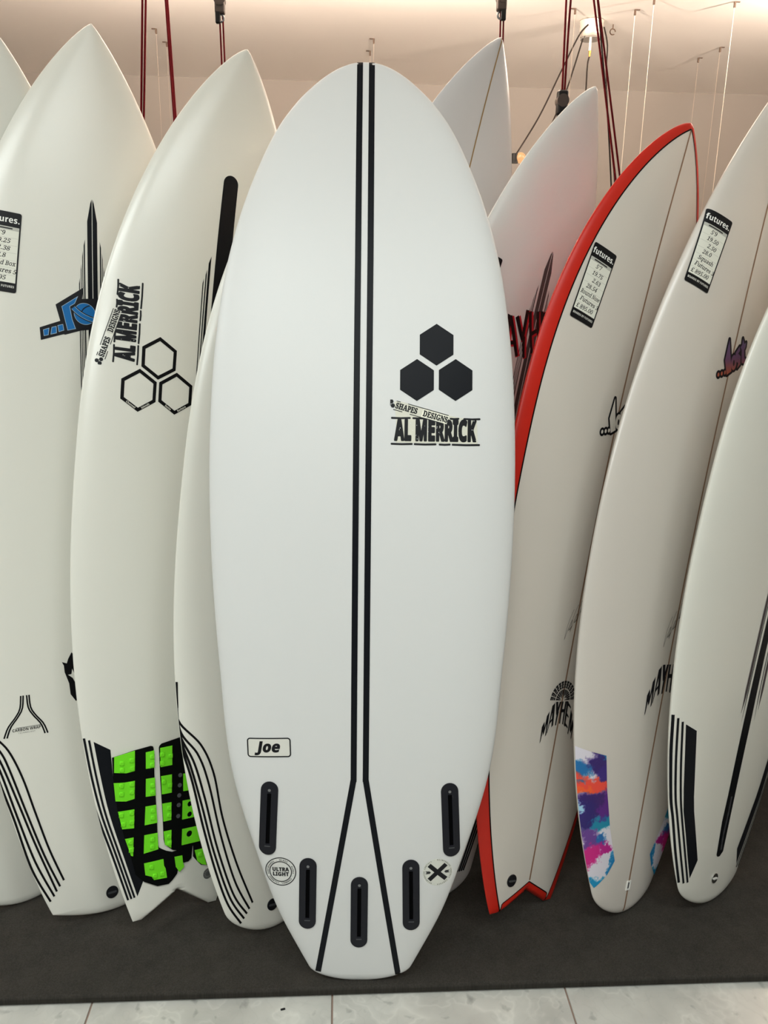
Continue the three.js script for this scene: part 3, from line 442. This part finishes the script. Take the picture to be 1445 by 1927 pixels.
  const G = (pts, bumps = [], holes = []) => {
    const o = piece(g, b, 'pad_block', pts, M.green, { off: 0.0034, depth: 0.0022, bevel: 0.0006, parent: pad, label: 'lime green grip block', holes });
    const add = bumps.map(([x, s]) => { const e = new THREE.CylinderGeometry(0.0044, 0.0066, 0.0034, 4, 1, false, Math.PI / 4).rotateX(Math.PI / 2), f = onFace(b, x, s, 0.0068); e.applyQuaternion(new THREE.Quaternion().setFromUnitVectors(new THREE.Vector3(0, 0, 1), f.n)); e.translate(...f.p); return e.toNonIndexed(); });
    if (add.length) { const base = o.geometry; for (const a of [base, ...add]) for (const k of Object.keys(a.attributes)) if (!['position', 'normal'].includes(k)) a.deleteAttribute(k); o.geometry = mergeGeometries([base, ...add]); }
  };
  G([[-0.1416, 0.3215], [-0.1041, 0.3308], [-0.1019, 0.2919], [-0.118, 0.2892], [-0.1399, 0.2919]], [[-0.127, 0.309], [-0.109, 0.313], [-0.126, 0.296], [-0.107, 0.297]]);
  G([[-0.1395, 0.2722], [-0.12, 0.2715], [-0.1008, 0.2729], [-0.0994, 0.2386], [-0.115, 0.2352], [-0.1341, 0.2374]], [[-0.125, 0.266], [-0.106, 0.267], [-0.124, 0.25], [-0.105, 0.252]]);
  G([[-0.1286, 0.2168], [-0.0986, 0.2182], [-0.0971, 0.1821], [-0.119, 0.1828]], [[-0.122, 0.21], [-0.103, 0.212], [-0.117, 0.192], [-0.102, 0.194]]);
  G([[-0.1127, 0.1632], [-0.097, 0.1642], [-0.0959, 0.1283], [-0.1, 0.13]], [[-0.102, 0.156], [-0.1, 0.141]]);
  G([[-0.0828, 0.3255], [-0.0665, 0.3275], [-0.0638, 0.294], [-0.0808, 0.2937]], [[-0.07, 0.316], [-0.069, 0.3]]); G([[-0.0545, 0.331], [-0.0303, 0.3331], [-0.0282, 0.295], [-0.0515, 0.2935]], [[-0.05, 0.318], [-0.033, 0.313], [-0.049, 0.301]]);
  G([[-0.0797, 0.274], [-0.0622, 0.2745], [-0.0585, 0.2395], [-0.0781, 0.2395]], [[-0.066, 0.26], [-0.065, 0.246]]); G([[-0.0495, 0.2755], [-0.0278, 0.2762], [-0.0261, 0.2404], [-0.046, 0.2398]], [[-0.044, 0.264], [-0.031, 0.255]]);
  G([[-0.0776, 0.2205], [-0.0567, 0.221], [-0.0525, 0.186], [-0.0771, 0.1847]], [[-0.0625, 0.211], [-0.062, 0.197]]); G([[-0.0442, 0.2213], [-0.0257, 0.2216], [-0.0242, 0.1869], [-0.04, 0.186]], [[-0.03, 0.211], [-0.029, 0.197]]);
  G([[-0.0768, 0.1654], [-0.0508, 0.166], [-0.0478, 0.134], [-0.0759, 0.1303]], [[-0.0605, 0.155], [-0.06, 0.141]]); G([[-0.0385, 0.1665], [-0.0228, 0.167], [-0.0214, 0.1315], [-0.0345, 0.14]], [[-0.027, 0.155], [-0.026, 0.142]]);
  G([[-0.0744, 0.1111], [-0.0364, 0.1128], [-0.0345, 0.1], [-0.031, 0.094], [-0.0273, 0.0753], [-0.0533, 0.0759], [-0.058, 0.083], [-0.0705, 0.0881]], [[-0.0595, 0.102], [-0.052, 0.084], [-0.037, 0.085]]);
  G([[-0.0135, 0.1126], [0.0027, 0.1122], [0.0045, 0.1], [0.0079, 0.09], [-0.0016, 0.0809], [-0.0095, 0.092]]); G([[0, 0.333], [0.03, 0.334], [0.03, 0.2955], [0, 0.295]]); G([[-0.0035, 0.2742], [0.03, 0.275], [0.03, 0.2396], [-0.0016, 0.2395]]);
  G([[-0.002, 0.2207], [0.03, 0.221], [0.03, 0.1845], [-0.001, 0.1835]], [], [disc(0.0136, 0.212, 0.0052, 14), disc(0.0143, 0.1915, 0.0052, 14)]); G([[0, 0.1643], [0.0324, 0.165], [0.0392, 0.1337], [0.0006, 0.1328]], [], [disc(0.0157, 0.1527, 0.0062, 14)]); G([[0.0292, 0.1171], [0.0464, 0.1173], [0.0568, 0.0822], [0.0455, 0.0865], [0.0362, 0.0945]], [[0.041, 0.107]]);
  for (const s of [0.2724, 0.2524, 0.2324, 0.2134, 0.1917]) piece(g, b, 'pad_dot', disc(-0.0098, s, 0.0042, 14), M.greyDot, { off: 0.0036, depth: 0.001, parent: pad });
  print(g, b, 'round_badge', 0.0635, 0.062, 0, 0.024, 0.024, 12, (c) => { c.strokeStyle = '#3a3b40'; c.fillStyle = 'rgba(60,61,66,0.75)'; c.beginPath(); c.arc(0, 0, 10.5, 0, 7); c.fill(); c.strokeStyle = '#aaa9a2'; c.lineWidth = 0.8; for (let i = 0; i < 14; i++) { const a = i / 14 * Math.PI * 2; c.beginPath(); c.moveTo(5 * Math.cos(a), 5 * Math.sin(a)); c.lineTo(9 * Math.cos(a), 9 * Math.sin(a)); c.stroke(); } });
}
// --- board just behind the front one, on its left
{
  const [g, b] = board('L3', 'cream surfboard directly behind the front board on its left, five black curved tail stripes', CREAM2, RACK);
  for (const pts of [
    [[-0.222, 0.492], [-0.2174, 0.4522], [-0.2106, 0.4165], [-0.1698, 0.374], [-0.1423, 0.3196], [-0.1183, 0.2342], [-0.083, 0.1429], [-0.0438, 0.0621]], [[-0.219, 0.46], [-0.2075, 0.3999], [-0.1747, 0.3576], [-0.1509, 0.3036], [-0.1189, 0.2009], [-0.0837, 0.1093], [-0.0496, 0.0514]],
    [[-0.219, 0.44], [-0.206, 0.39], [-0.1794, 0.3411], [-0.1547, 0.2738], [-0.1235, 0.1779], [-0.0853, 0.0861], [-0.054, 0.0431]], [[-0.216, 0.42], [-0.204, 0.3799], [-0.1848, 0.3345], [-0.1601, 0.264], [-0.1295, 0.1718], [-0.0915, 0.0802], [-0.059, 0.0345]], [[-0.212, 0.405], [-0.2013, 0.3667], [-0.1789, 0.3044], [-0.1528, 0.2201], [-0.1227, 0.1341], [-0.0936, 0.0668], [-0.0639, 0.0258]]]) ribbon(g, b, 'rail_stripe', pts, 0.0038, M.ink);
  leashPlug(g, b, 0.0005, 0.0495, 0.0115, M.cup, 'black leash plug', M.greyResin);
}
// --- tall pointed board behind the front one
{
  const [g, b] = board('R0', 'plain grey-white surfboard with thin tan stringer, its nose just right of the front board', GREYWHITE, RACK);
  ribbon(g, b, 'stringer', [[0, 0.02], [0, 0.5], [0, 1.2], [0.0005, 1.866]], 0.0034, M.stringerPale, { straight: true });
}
// --- board with the red and black lettering
{
  const [g, b] = board('R1', 'white surfboard with spiky red and black lettering, behind the red-railed board', IVORY, RACK);
  spike(g, b, 0.004, 1.3797, 1.25, 0.8, M.band);
  priceTag(g, b, -0.1665, 1.2445, -0.11, ["5'8", '20.25', '2.50', '30.0', 'Round Pin', 'Futures 5', '£ 850'], 'BOARDS BY FUTURES', 'black and white dimensions tag');
  print(g, b, 'lettering_print', -0.008, 1.195, 0.38, 0.25, 0.125, 5, (c) => {
    const map = (u, v) => { const t = u / 6 * 2 - 1; return [t * 112, -((v - 0.5) * 72 * (1 + 0.12 * t * t) + 3 * Math.sin(u * 2.1))]; };
    c.save(); c.translate(3, 1.5); mayhem(c, map, 0.075, '#b3222c', 1.25); c.restore(); mayhem(c, map, 0.01, '#120a0d', 1.25);
  }, 'spiky black lettering edged in red');
  for (const d of [0.012, 0.022, 0.032, 0.042]) ribbon(g, b, 'rail_stripe', [[0.175 - d, 0.3], [0.140 - d * 0.95, 0.2], [0.1085 - d * 0.9, 0.115], [0.079 - d * 0.7, 0.05]], 0.0055, M.carbon);
}
// --- red railed fish
{
  POSES.R2.lap = 0.0255;
  const [g, b] = board('R2', 'white fish-tailed surfboard with glossy red rails and a brown stringer', IVORY, RACK);
  const xo = (s) => Math.max(halfWidth(b, s) - b.lap, 0), xi = (s) => notch(b, s, 0.0195);
  const sNose = (() => { let s = b.L; while (halfWidth(b, s) < b.lap) s -= 0.0005; return s; })(), sTail = (() => { let s = 0; while (xo(s) < xi(s)) s += 0.0005; return s; })();
  const lo = (s) => s > sNose ? 0 : s < sTail ? halfWidth(b, s) : xi(s), hi = (s) => s > sNose ? 0 : s < sTail ? halfWidth(b, s) : Math.max(xo(s), xi(s));
  mesh('board_body', skin(b, [1, -1], [true], lo, hi), boardWhite(0xd6cfc5), g, 'white deck inside the red rails');
  const inner = skin(b, [1, -1], [true], (s) => notch(b, s), lo, 6), outer = skin(b, [1, -1], [true, false].slice(0, 1), hi, (s) => halfWidth(b, s), 12), under = skin(b, [1, -1], [false], (s) => notch(b, s), (s) => halfWidth(b, s));
  const rail = mergeVertices(mergeGeometries([inner, outer, under].map((q) => { q.deleteAttribute('normal'); return q; })), 1e-5); rail.computeVertexNormals();
  mesh('red_rail', rail, M.red, g, 'glossy red rail and bottom');
  for (const sg of [-1, 1]) {
    const line = []; for (let s = sTail; s <= sNose; s += 0.01) line.push([sg * xo(s), s]); line.push([sg * 0.0002, sNose]);
    const foot = []; for (let s = sTail; s <= b.nd + 0.0195; s += 0.003) foot.push([sg * xi(s), s]); foot.push([0, b.nd + 0.0195]);
    mesh('pin_line', mergeGeometries([ribbonGeo(b, line, 0.0026, { straight: true }), ribbonGeo(b, foot, 0.0022, { straight: true })]), M.ink, g);
  }
  ribbon(g, b, 'stringer', [[0.001, b.nd + 0.022], [0.004, 0.64], [0.004, 1.39], [0, sNose - 0.002]], 0.0042, M.stringer, { off: 0.0003 });
  priceTag(g, b, -0.1512, 1.2262, -0.135, ["5'7", '19.75', '2.63', '28.54', 'Round Nose', 'Futures 3', '£ 895.00'], 'BOARDS BY FUTURES', 'black and white dimensions tag');
  print(g, b, 'logo_print', 0.0005, 1.004, 0.33, 0.116, 0.09, 6, (c) => { c.translate(4, 2); lostLogo(c, '#ddd8ce', '#0f0f12'); }, 'white logo with a thick black outline');
  print(g, b, 'fan_print', 0.004, 0.4445, 0.02, 0.086, 0.052, 7, (c) => {
    c.translate(0, 20); c.fillStyle = '#1b1b1e'; for (let i = 0; i < 13; i++) { const a0 = Math.PI + i * Math.PI / 13 + 0.025, a1 = Math.PI + (i + 1) * Math.PI / 13 - 0.025; c.beginPath(); c.arc(0, 0, 40, a0, a1); c.arc(0, 0, 25, a1, a0, true); c.closePath(); c.fill(); c.beginPath(); c.arc(0, 0, 22.5, a0, a1); c.arc(0, 0, 6 + (i % 3) * 3, a1, a0, true); c.closePath(); c.fill(); }
    c.globalCompositeOperation = 'destination-out'; c.lineWidth = 1; for (const r of [30, 35]) { c.setLineDash([5, 3]); c.beginPath(); c.arc(0, 0, r, Math.PI, 0); c.stroke(); }
  }, 'black half-round fan emblem');
  print(g, b, 'arched_lettering', 0.0045, 0.378, 0.03, 0.112, 0.088, 7, (c) => { c.translate(0, 0); mayhem(c, archMap(102, 84), 0.0, '#131316', 1.7); }, 'arched spiky black lettering');
  print(g, b, 'pencil_script', 0.0, 0.6, -0.3, 0.05, 0.13, 7, script, 'faint grey pencil handwriting');
  leashPlug(g, b, -0.0545, 0.0642, 0.0125, M.cup, 'black leash plug');
}
function script(c) {
  c.strokeStyle = 'rgba(82,76,68,0.9)'; c.lineWidth = 0.75; c.lineJoin = 'round'; seed = 31;
  for (const [x0, y0, h] of [[-10, 40, 46], [-2, 20, 40], [6, -6, 34], [10, -34, 24]]) { c.beginPath(); c.moveTo(x0 - 4, y0 - h); c.bezierCurveTo(x0 - 9, y0 - h * 0.3, x0 - 1, y0 + 10, x0 + 1, y0 + 18); c.bezierCurveTo(x0 - 2, y0 - h * 0.5, x0 + 5, y0 - h * 0.9, x0 + 3, y0 - h * 0.2); c.bezierCurveTo(x0 + 1, y0 + 3, x0 + 8, y0 - 8, x0 + 9, y0 - 16); c.lineTo(x0 + 2, y0 - 2); c.stroke(); }
}
// --- tie-dye board
{
  const [g, b] = board('R3', 'white round-tailed surfboard with bright tie-dye patches at the tail and a purple logo', WARMWHITE, RACK);
  ribbon(g, b, 'stringer', [[0.001, 0.006], [0.002, 0.5], [0.002, 1.2], [0, 1.73]], 0.0042, M.stringer, { straight: true, off: 0.0003 });
  priceTag(g, b, -0.1325, 1.3215, -0.17, ["5'9", '19.50', '2.50', '28.0', 'Squash', 'Futures 3', '£ 895.00'], 'BOARDS BY FUTURES', 'black and white dimensions tag');
  print(g, b, 'logo_print', 0.002, 1.146, 0.43, 0.116, 0.09, 6, (c) => { c.translate(3, 2); const gr = c.createLinearGradient(0, -30, -6, 26); gr.addColorStop(0, '#5b4a72'); gr.addColorStop(0.5, '#6b4668'); gr.addColorStop(1, '#a8543c'); lostLogo(c, gr, '#141017'); }, 'purple and orange logo with a black outline');
  print(g, b, 'arched_lettering', 0.008, 0.463, 0.05, 0.124, 0.11, 7, (c) => { mayhem(c, archMap(116, 104), 0.0, '#141218', 1.7); }, 'arched spiky black lettering');
  print(g, b, 'pencil_script', -0.003, 0.607, -0.25, 0.05, 0.13, 7, script, 'faint grey pencil handwriting');
  const dye = dataTex(512, (u, v) => {
    const wx = u + 0.14 * fbm(u * 4, v * 7, 3) + 0.11 * fbm(u * 13, v * 22, 5) + 0.05 * fbm(u * 40, v * 66, 8), wy = v + 0.09 * fbm(u * 4, v * 7, 11) + 0.06 * fbm(u * 13, v * 22, 15) + 0.025 * fbm(u * 40, v * 66, 18);
    const blob = (cx, cy, rx, ry) => P(clamp((1.35 - Math.hypot((wx - cx) / rx, (wy - cy) / ry)) * 1.9, 0, 1), 0.9);
    let c = [0.86, 0.84, 0.88]; const mix = (k, d) => { c = c.map((q, i) => q + (d[i] - q) * clamp(k, 0, 1)); };
    mix(blob(0.42, 0.90, 0.2, 0.07), [0.20, 0.11, 0.42]); mix(blob(0.52, 0.95, 0.1, 0.05), [0.05, 0.50, 0.66]); mix(blob(0.16, 0.82, 0.13, 0.08), [0.08, 0.42, 0.66]); mix(blob(0.56, 0.82, 0.14, 0.06), [0.22, 0.13, 0.48]);
    mix(blob(0.38, 0.735, 0.36, 0.05), [0.93, 0.29, 0.22]); mix(blob(0.2, 0.70, 0.2, 0.03), [0.95, 0.36, 0.16]); mix(blob(0.46, 0.60, 0.26, 0.075), [0.22, 0.08, 0.40]); mix(blob(0.34, 0.50, 0.16, 0.12), [0.16, 0.10, 0.42]); mix(blob(0.64, 0.60, 0.1, 0.13), [0.34, 0.10, 0.50]);
    mix(blob(0.26, 0.57, 0.07, 0.04), [0.62, 0.80, 0.90]); mix(blob(0.60, 0.47, 0.13, 0.05), [0.03, 0.52, 0.64]); mix(blob(0.62, 0.33, 0.12, 0.04), [0.10, 0.40, 0.66]); mix(blob(0.48, 0.36, 0.1, 0.06), [0.40, 0.24, 0.56]);
    mix(blob(0.56, 0.24, 0.10, 0.07), [0.80, 0.10, 0.50]); mix(blob(0.74, 0.29, 0.11, 0.03), [0.72, 0.10, 0.52]); mix(blob(0.5, 0.12, 0.07, 0.05), [0.85, 0.12, 0.42]); mix(blob(0.94, 0.18, 0.08, 0.08), [0.08, 0.48, 0.70]); mix(blob(0.72, 0.03, 0.14, 0.05), [0.05, 0.55, 0.74]);
    return c;
  });
  const patch = [[-0.2085, 0.347], [-0.1749, 0.3395], [-0.1354, 0.3326], [-0.1172, 0.2665], [-0.0883, 0.1848], [-0.0579, 0.1175], [-0.0723, 0.09], [-0.0978, 0.064]], rim = [];
  for (let s = 0.075; s < 0.345; s += 0.012) rim.push([-halfWidth(b, s) * 0.998, s]);
  const full = [...patch, ...rim], dm = std(0xffffff, 0.4, { map: dye });
  piece(g, b, 'tie_dye_patch', full, dm, { off: 0.0012, uv: [-0.215, 0.062, -0.05, 0.347], label: 'blue, purple, red and pink tie-dye patch' });
  piece(g, b, 'tie_dye_patch', mirror(full).reverse(), dm, { off: 0.0012, uv: [0.215, 0.062, 0.05, 0.347], label: 'blue, purple, red and pink tie-dye patch' });
  const plug = piece(g, b, 'leash_plug', [[-0.0062, 0.0505], [0.0062, 0.0505], [0.0062, 0.07], [-0.0062, 0.07]], M.whitePlastic, { depth: 0.0018, bevel: 0.0006, label: 'white rectangular leash plug', holes: [[[-0.0032, 0.0535], [-0.0032, 0.067], [0.0032, 0.067], [0.0032, 0.0535]]] });
  piece(g, b, 'plug_recess', [[-0.0036, 0.053], [0.0036, 0.053], [0.0036, 0.0675], [-0.0036, 0.0675]], M.greyResin, { off: 0.0006, parent: plug });
}
// --- rightmost board
{
  const [g, b] = board('R4', 'white surfboard at the right edge with black centre strip and striped black tail patches', CREAM, RACK);
  const widePatch = [[-0.1903, 0.3925], [-0.1591, 0.3799], [-0.1264, 0.2435], [-0.117, 0.2131], [-0.0741, 0.1065], [-0.0874, 0.0694], [-0.1074, 0.117], [-0.125, 0.1618], [-0.1465, 0.2146], [-0.1601, 0.2645], [-0.1755, 0.33]];
  const lines = [[[-0.221, 0.4088], [-0.2055, 0.3313], [-0.1827, 0.2441], [-0.1658, 0.1968], [-0.1403, 0.1268], [-0.1131, 0.062]], [[-0.2105, 0.4037], [-0.1943, 0.3243], [-0.175, 0.2485], [-0.1595, 0.2059], [-0.129, 0.127], [-0.1014, 0.0601]], [[-0.1991, 0.3972], [-0.1811, 0.3166], [-0.1631, 0.2489], [-0.1485, 0.206], [-0.1245, 0.1444], [-0.0908, 0.061]]];
  for (const f of [(p) => p, mirror]) {
    piece(g, b, 'carbon_patch', f === mirror ? f(widePatch).reverse() : widePatch, M.carbon);
    for (const l of lines) ribbon(g, b, 'rail_stripe', f(l), 0.0048, M.carbon);
  }
  piece(g, b, 'carbon_spine', [[-0.0095, 0.1075], [-0.004, 0.1028], [0.004, 0.1032], [0.0138, 0.1125], [0.016, 0.231], [0.0185, 0.39], [0.0168, 0.57], [0.0168, 1.2], [-0.0075, 1.2], [-0.0065, 0.57], [-0.0092, 0.4], [-0.0112, 0.235], [-0.0138, 0.18]], M.black);
  ribbon(g, b, 'spine_insert', [[0.0035, 0.117], [0.001, 0.15], [0.0035, 0.19], [0.0035, 0.232]], (t) => 0.0055 + 0.0012 * Math.sin(t * 40), M.greyResin, { off: 0.0008 });
  for (const [pts, w, m] of [[[[-0.019, 0.392], [-0.0165, 0.5], [-0.0155, 0.7], [-0.0155, 0.9]], 0.0026, M.black], [[[-0.0275, 0.412], [-0.0245, 0.45], [-0.0232, 0.58], [-0.023, 0.85]], 0.0085, M.band], [[[0.0305, 0.392], [0.0275, 0.47], [0.026, 0.7], [0.026, 0.9]], 0.0026, M.black], [[[0.0375, 0.415], [0.0375, 0.47], [0.0355, 0.6], [0.035, 0.85]], 0.0085, M.band]]) ribbon(g, b, 'carbon_stripe', pts, (t) => w * clamp(t * 10, 0.1, 1), m);
  leashPlug(g, b, 0.0003, 0.0563, 0.0108, M.chrome, 'chrome leash plug', M.whitePlastic);
}
// ---------------------------------------------------------------- ropes, hoists, ceiling fittings
function pulleyBlock(t, x, y, z, mat, s = 1) {
  const p = mesh('pulley_block', new RoundedBoxGeometry(0.034 * s, 0.075 * s, 0.03 * s, 3, 0.008 * s).translate(x, y, z), mat, t);
  mesh('pulley_wheel', new THREE.CylinderGeometry(0.019 * s, 0.019 * s, 0.034 * s, 24).rotateX(Math.PI / 2).translate(x, y + 0.006 * s, z), M.blockGrey, p);
  mesh('shackle', new THREE.TorusGeometry(0.012 * s, 0.0035 * s, 8, 20).translate(x, y - 0.048 * s, z), M.steel, p);
}
{
  const Z = -2.8, r = 0.0034, low = 0.9;
  const far = (a, b, y) => { const k = (a[1] - y) / (a[1] - b[1]); return [a[0] + (b[0] - a[0]) * k, y, Z]; };
  const run = (t, top, through, dz = 0) => { const e = far(top, through, low); e[2] += dz; mesh('rope', tube([[top[0], top[1], Z + dz], e], r, 2), M.rope, t); };
  const L = thing('rope_hoist', 'dark red hoist ropes hanging in a narrow V behind the left boards', 'rope', [0, 0, 0], 'dark red hoist ropes');
  run(L, [-0.568, 2.47], [-0.62, 1.779]); run(L, [-0.556, 2.47], [-0.613, 1.76]); run(L, [-0.538, 2.47], [-0.5205, 1.746]); run(L, [-0.534, 2.47], [-0.516, 1.746], -0.004);
  mesh('ceiling_plate', new RoundedBoxGeometry(0.09, 0.03, 0.06, 2, 0.006).translate(-0.55, CEIL - 0.015, Z), M.block, L);
  const R = thing('rope_hoist', 'dark red hoist ropes behind the right boards, one strand ending in a black pulley', 'rope', [0, 0, 0], 'dark red hoist ropes');
  mesh('rope', tube([[0.69, 2.47, Z], [0.7, 2.113, Z], [0.707, 1.85, Z]], r, 8), M.rope, R); mesh('rope', tube([[0.725, 2.47, Z], [0.714, 2.113, Z], [0.7145, 1.85, Z]], r, 8), M.rope, R);
  run(R, [0.705, 2.47], [0.902, 1.612]); run(R, [0.717, 2.47], [0.9175, 1.612]);
  mesh('cord', tube([[0.735, 2.47, Z - 0.02], [0.865, 1.8, Z - 0.02], [0.894, 1.612, Z - 0.02], [0.99, 0.9, Z - 0.02]], 0.0026, 20), M.cable, R);
  pulleyBlock(R, 0.7085, 1.822, Z, M.block, 1); mesh('tail_rope', tube([[0.705, 1.79, Z], [0.68, 1.75, Z], [0.6, 1.62, Z], [0.56, 1.2, Z]], 0.007, 20), M.block, R);
  mesh('ceiling_plate', new RoundedBoxGeometry(0.09, 0.03, 0.06, 2, 0.006).translate(0.71, CEIL - 0.015, Z), M.block, R);
  for (const [x, label, lean] of [[-0.366, 'two thin dark red ropes under a grey pulley, left of the front board', 0.012], [0.4985, 'two thin dark red ropes under a grey pulley, right of the front board', 0.018]]) {
    const y = x < 0 ? 2.063 : 2.098, t = thing('rope_pulley', label, 'pulley', [0, 0, 0], 'grey pulleys holding thin red ropes');
    mesh('strap', new THREE.BoxGeometry(0.016, CEIL - y - 0.03, 0.004).translate(x - 0.002, (CEIL + y + 0.03) / 2, Z), M.blockGrey, t);
    pulleyBlock(t, x, y + 0.01, Z, M.blockGrey, 0.9); mesh('clip', new RoundedBoxGeometry(0.016, 0.05, 0.014, 2, 0.004).translate(x - 0.006 * Math.sign(x) * -1, y - 0.025, Z + 0.006), M.block, t);
    for (const d of [0, 0.0095]) mesh('rope', tube([[x + d - 0.002, y - 0.01, Z], [x + d - 0.004 + lean * 0.3, y - 0.15, Z], [x + d + lean, 0.95, Z]], 0.0026, 10), M.rope, t);
  }
}
// spider pendant
{
  const X = 1.215, Z = -4.33, t = thing('spider_pendant', 'white and chrome round ceiling canopy with dark cables fanning out from it', 'ceiling lamp', [X, CEIL, Z]);
  const prof = [[0, -0.074], [0.045, -0.074], [0.052, -0.07], [0.054, -0.06], [0.0555, -0.012], [0.058, -0.006], [0.058, 0], [0, 0]].map(([x, y]) => new THREE.Vector2(x, y));
  mesh('canopy', new THREE.LatheGeometry(prof, 48), M.canopy, t);
  mesh('canopy_base', new THREE.CylinderGeometry(0.047, 0.049, 0.01, 40).translate(0, -0.077, 0), M.chrome, t);
  mesh('stem', new THREE.CylinderGeometry(0.006, 0.006, 0.05, 14).translate(0.0, -0.105, 0), M.whitePlastic, t); mesh('stem_clip', new THREE.CylinderGeometry(0.007, 0.005, 0.026, 14).translate(0.001, -0.142, 0), M.brass, t);
  const w = (pts) => mesh('cable', tube(pts, 0.0036, 40), M.cable, t);
  w([[-0.03, -0.03, 0.05], [-0.055, -0.055, 0.03], [-0.13, -0.215, 0], [-0.23, -0.43, 0], [-0.345, -0.622, 0]]); w([[-0.04, -0.078, 0.01], [-0.08, -0.235, 0], [-0.104, -0.315, 0], [-0.155, -0.44, 0], [-0.2, -0.56, 0], [-0.21, -0.75, 0]]); w([[0.001, -0.15, 0], [-0.005, -0.18, 0], [-0.004, -0.3, 0], [0, -0.7, 0]]); w([[0.056, -0.03, 0.02], [0.084, -0.095, 0], [0.09, -0.22, 0], [0.12, -0.43, 0], [0.178, -0.71, 0], [0.19, -0.85, 0]]);
  for (const [x, y] of [[-0.31, -0.645], [-0.21, -0.8], [0, -0.75], [0.19, -0.9]]) {
    mesh('socket', new THREE.CylinderGeometry(0.016, 0.018, 0.045, 18).translate(x - 0.03, y + 0.022, 0), M.block, t);
    const bulb = mesh('bulb', new THREE.SphereGeometry(0.026, 24, 18).translate(x, y + (x === -0.31 ? 0.025 : -0.03), 0), new THREE.MeshStandardMaterial({ color: 0x664422, emissive: new THREE.Color(1, 0.56, 0.26), emissiveIntensity: 0.75, roughness: 0.3 }), t);
    const l = new THREE.PointLight(WARM, SPIDER_BULB); l.position.set(X + x, CEIL + y + (x === -0.31 ? 0.025 : -0.03), Z); l.castShadow = true; l.shadow.radius = 2; scene.add(l);
  }
}
// ceiling hooks with thin display lines
{
  const hooks = [
    [-0.945, -4.688, 0.8, 'small ceiling hook left, the nearer of the two between the left red ropes'], [-0.939, -4.921, 0.8, 'small ceiling hook left, the farther of the two between the left red ropes'],
    [0.172, -4.735, 0.5, 'small ceiling hook above the nose of the front board, the nearer of two'], [0.161, -4.965, 0.5, 'small ceiling hook above the nose of the front board, the farther of two'],
    [1.08, -4.157, 0.95, 'small ceiling hook just left of the round canopy'], [1.365, -4.141, 1.05, 'small ceiling hook to the right of the canopy, with a long pale line'],
    [1.991, -4.887, 0.9, 'small ceiling hook at the upper right, left of the pair there'], [2.017, -4.676, 0.95, 'small ceiling hook at the upper right, right of the pair there'],
    [1.397, -3.99, 0.9, 'ceiling hook above the picture holding the thin line right of the canopy'], [1.765, -3.99, 1.2, 'ceiling hook above the picture holding the bright line at the far right']];
  for (const [x, z, len, label] of hooks) {
    const t = thing('ceiling_hook', label, 'hook', [x, CEIL, z], 'small hooks in the ceiling');
    mesh('hook', mergeGeometries([new RoundedBoxGeometry(0.026, 0.004, 0.008, 1, 0.0015).translate(-0.006 * (x > 1.2 ? -1 : 1), -0.003, 0), new RoundedBoxGeometry(0.009, 0.024, 0.008, 1, 0.0015).translate(0.004 * (x > 1.2 ? -1 : 1), -0.014, 0)]), M.hook, t);
    mesh('display_line', new THREE.CylinderGeometry(z > -4.2 && x > 1.2 ? 0.001 : 0.0005, z > -4.2 && x > 1.2 ? 0.001 : 0.0005, len, 6).translate(0.004 * (x > 1.2 ? -1 : 1), -len / 2 - 0.02, 0), z > -4.2 && x > 1.2 ? M.line : M.lineFaint, t);
  }
  const t = thing('eye_hook', 'small open ring hook in the ceiling right beside the round canopy', 'hook', [1.334, CEIL, -4.373]);
  mesh('shank', new THREE.CylinderGeometry(0.003, 0.003, 0.02, 10).translate(0, -0.01, 0), M.hook, t); mesh('ring', new THREE.TorusGeometry(0.013, 0.0028, 8, 24, 5.4).translate(0, -0.032, 0), M.hook, t);
}
renderer.render(scene, camera);
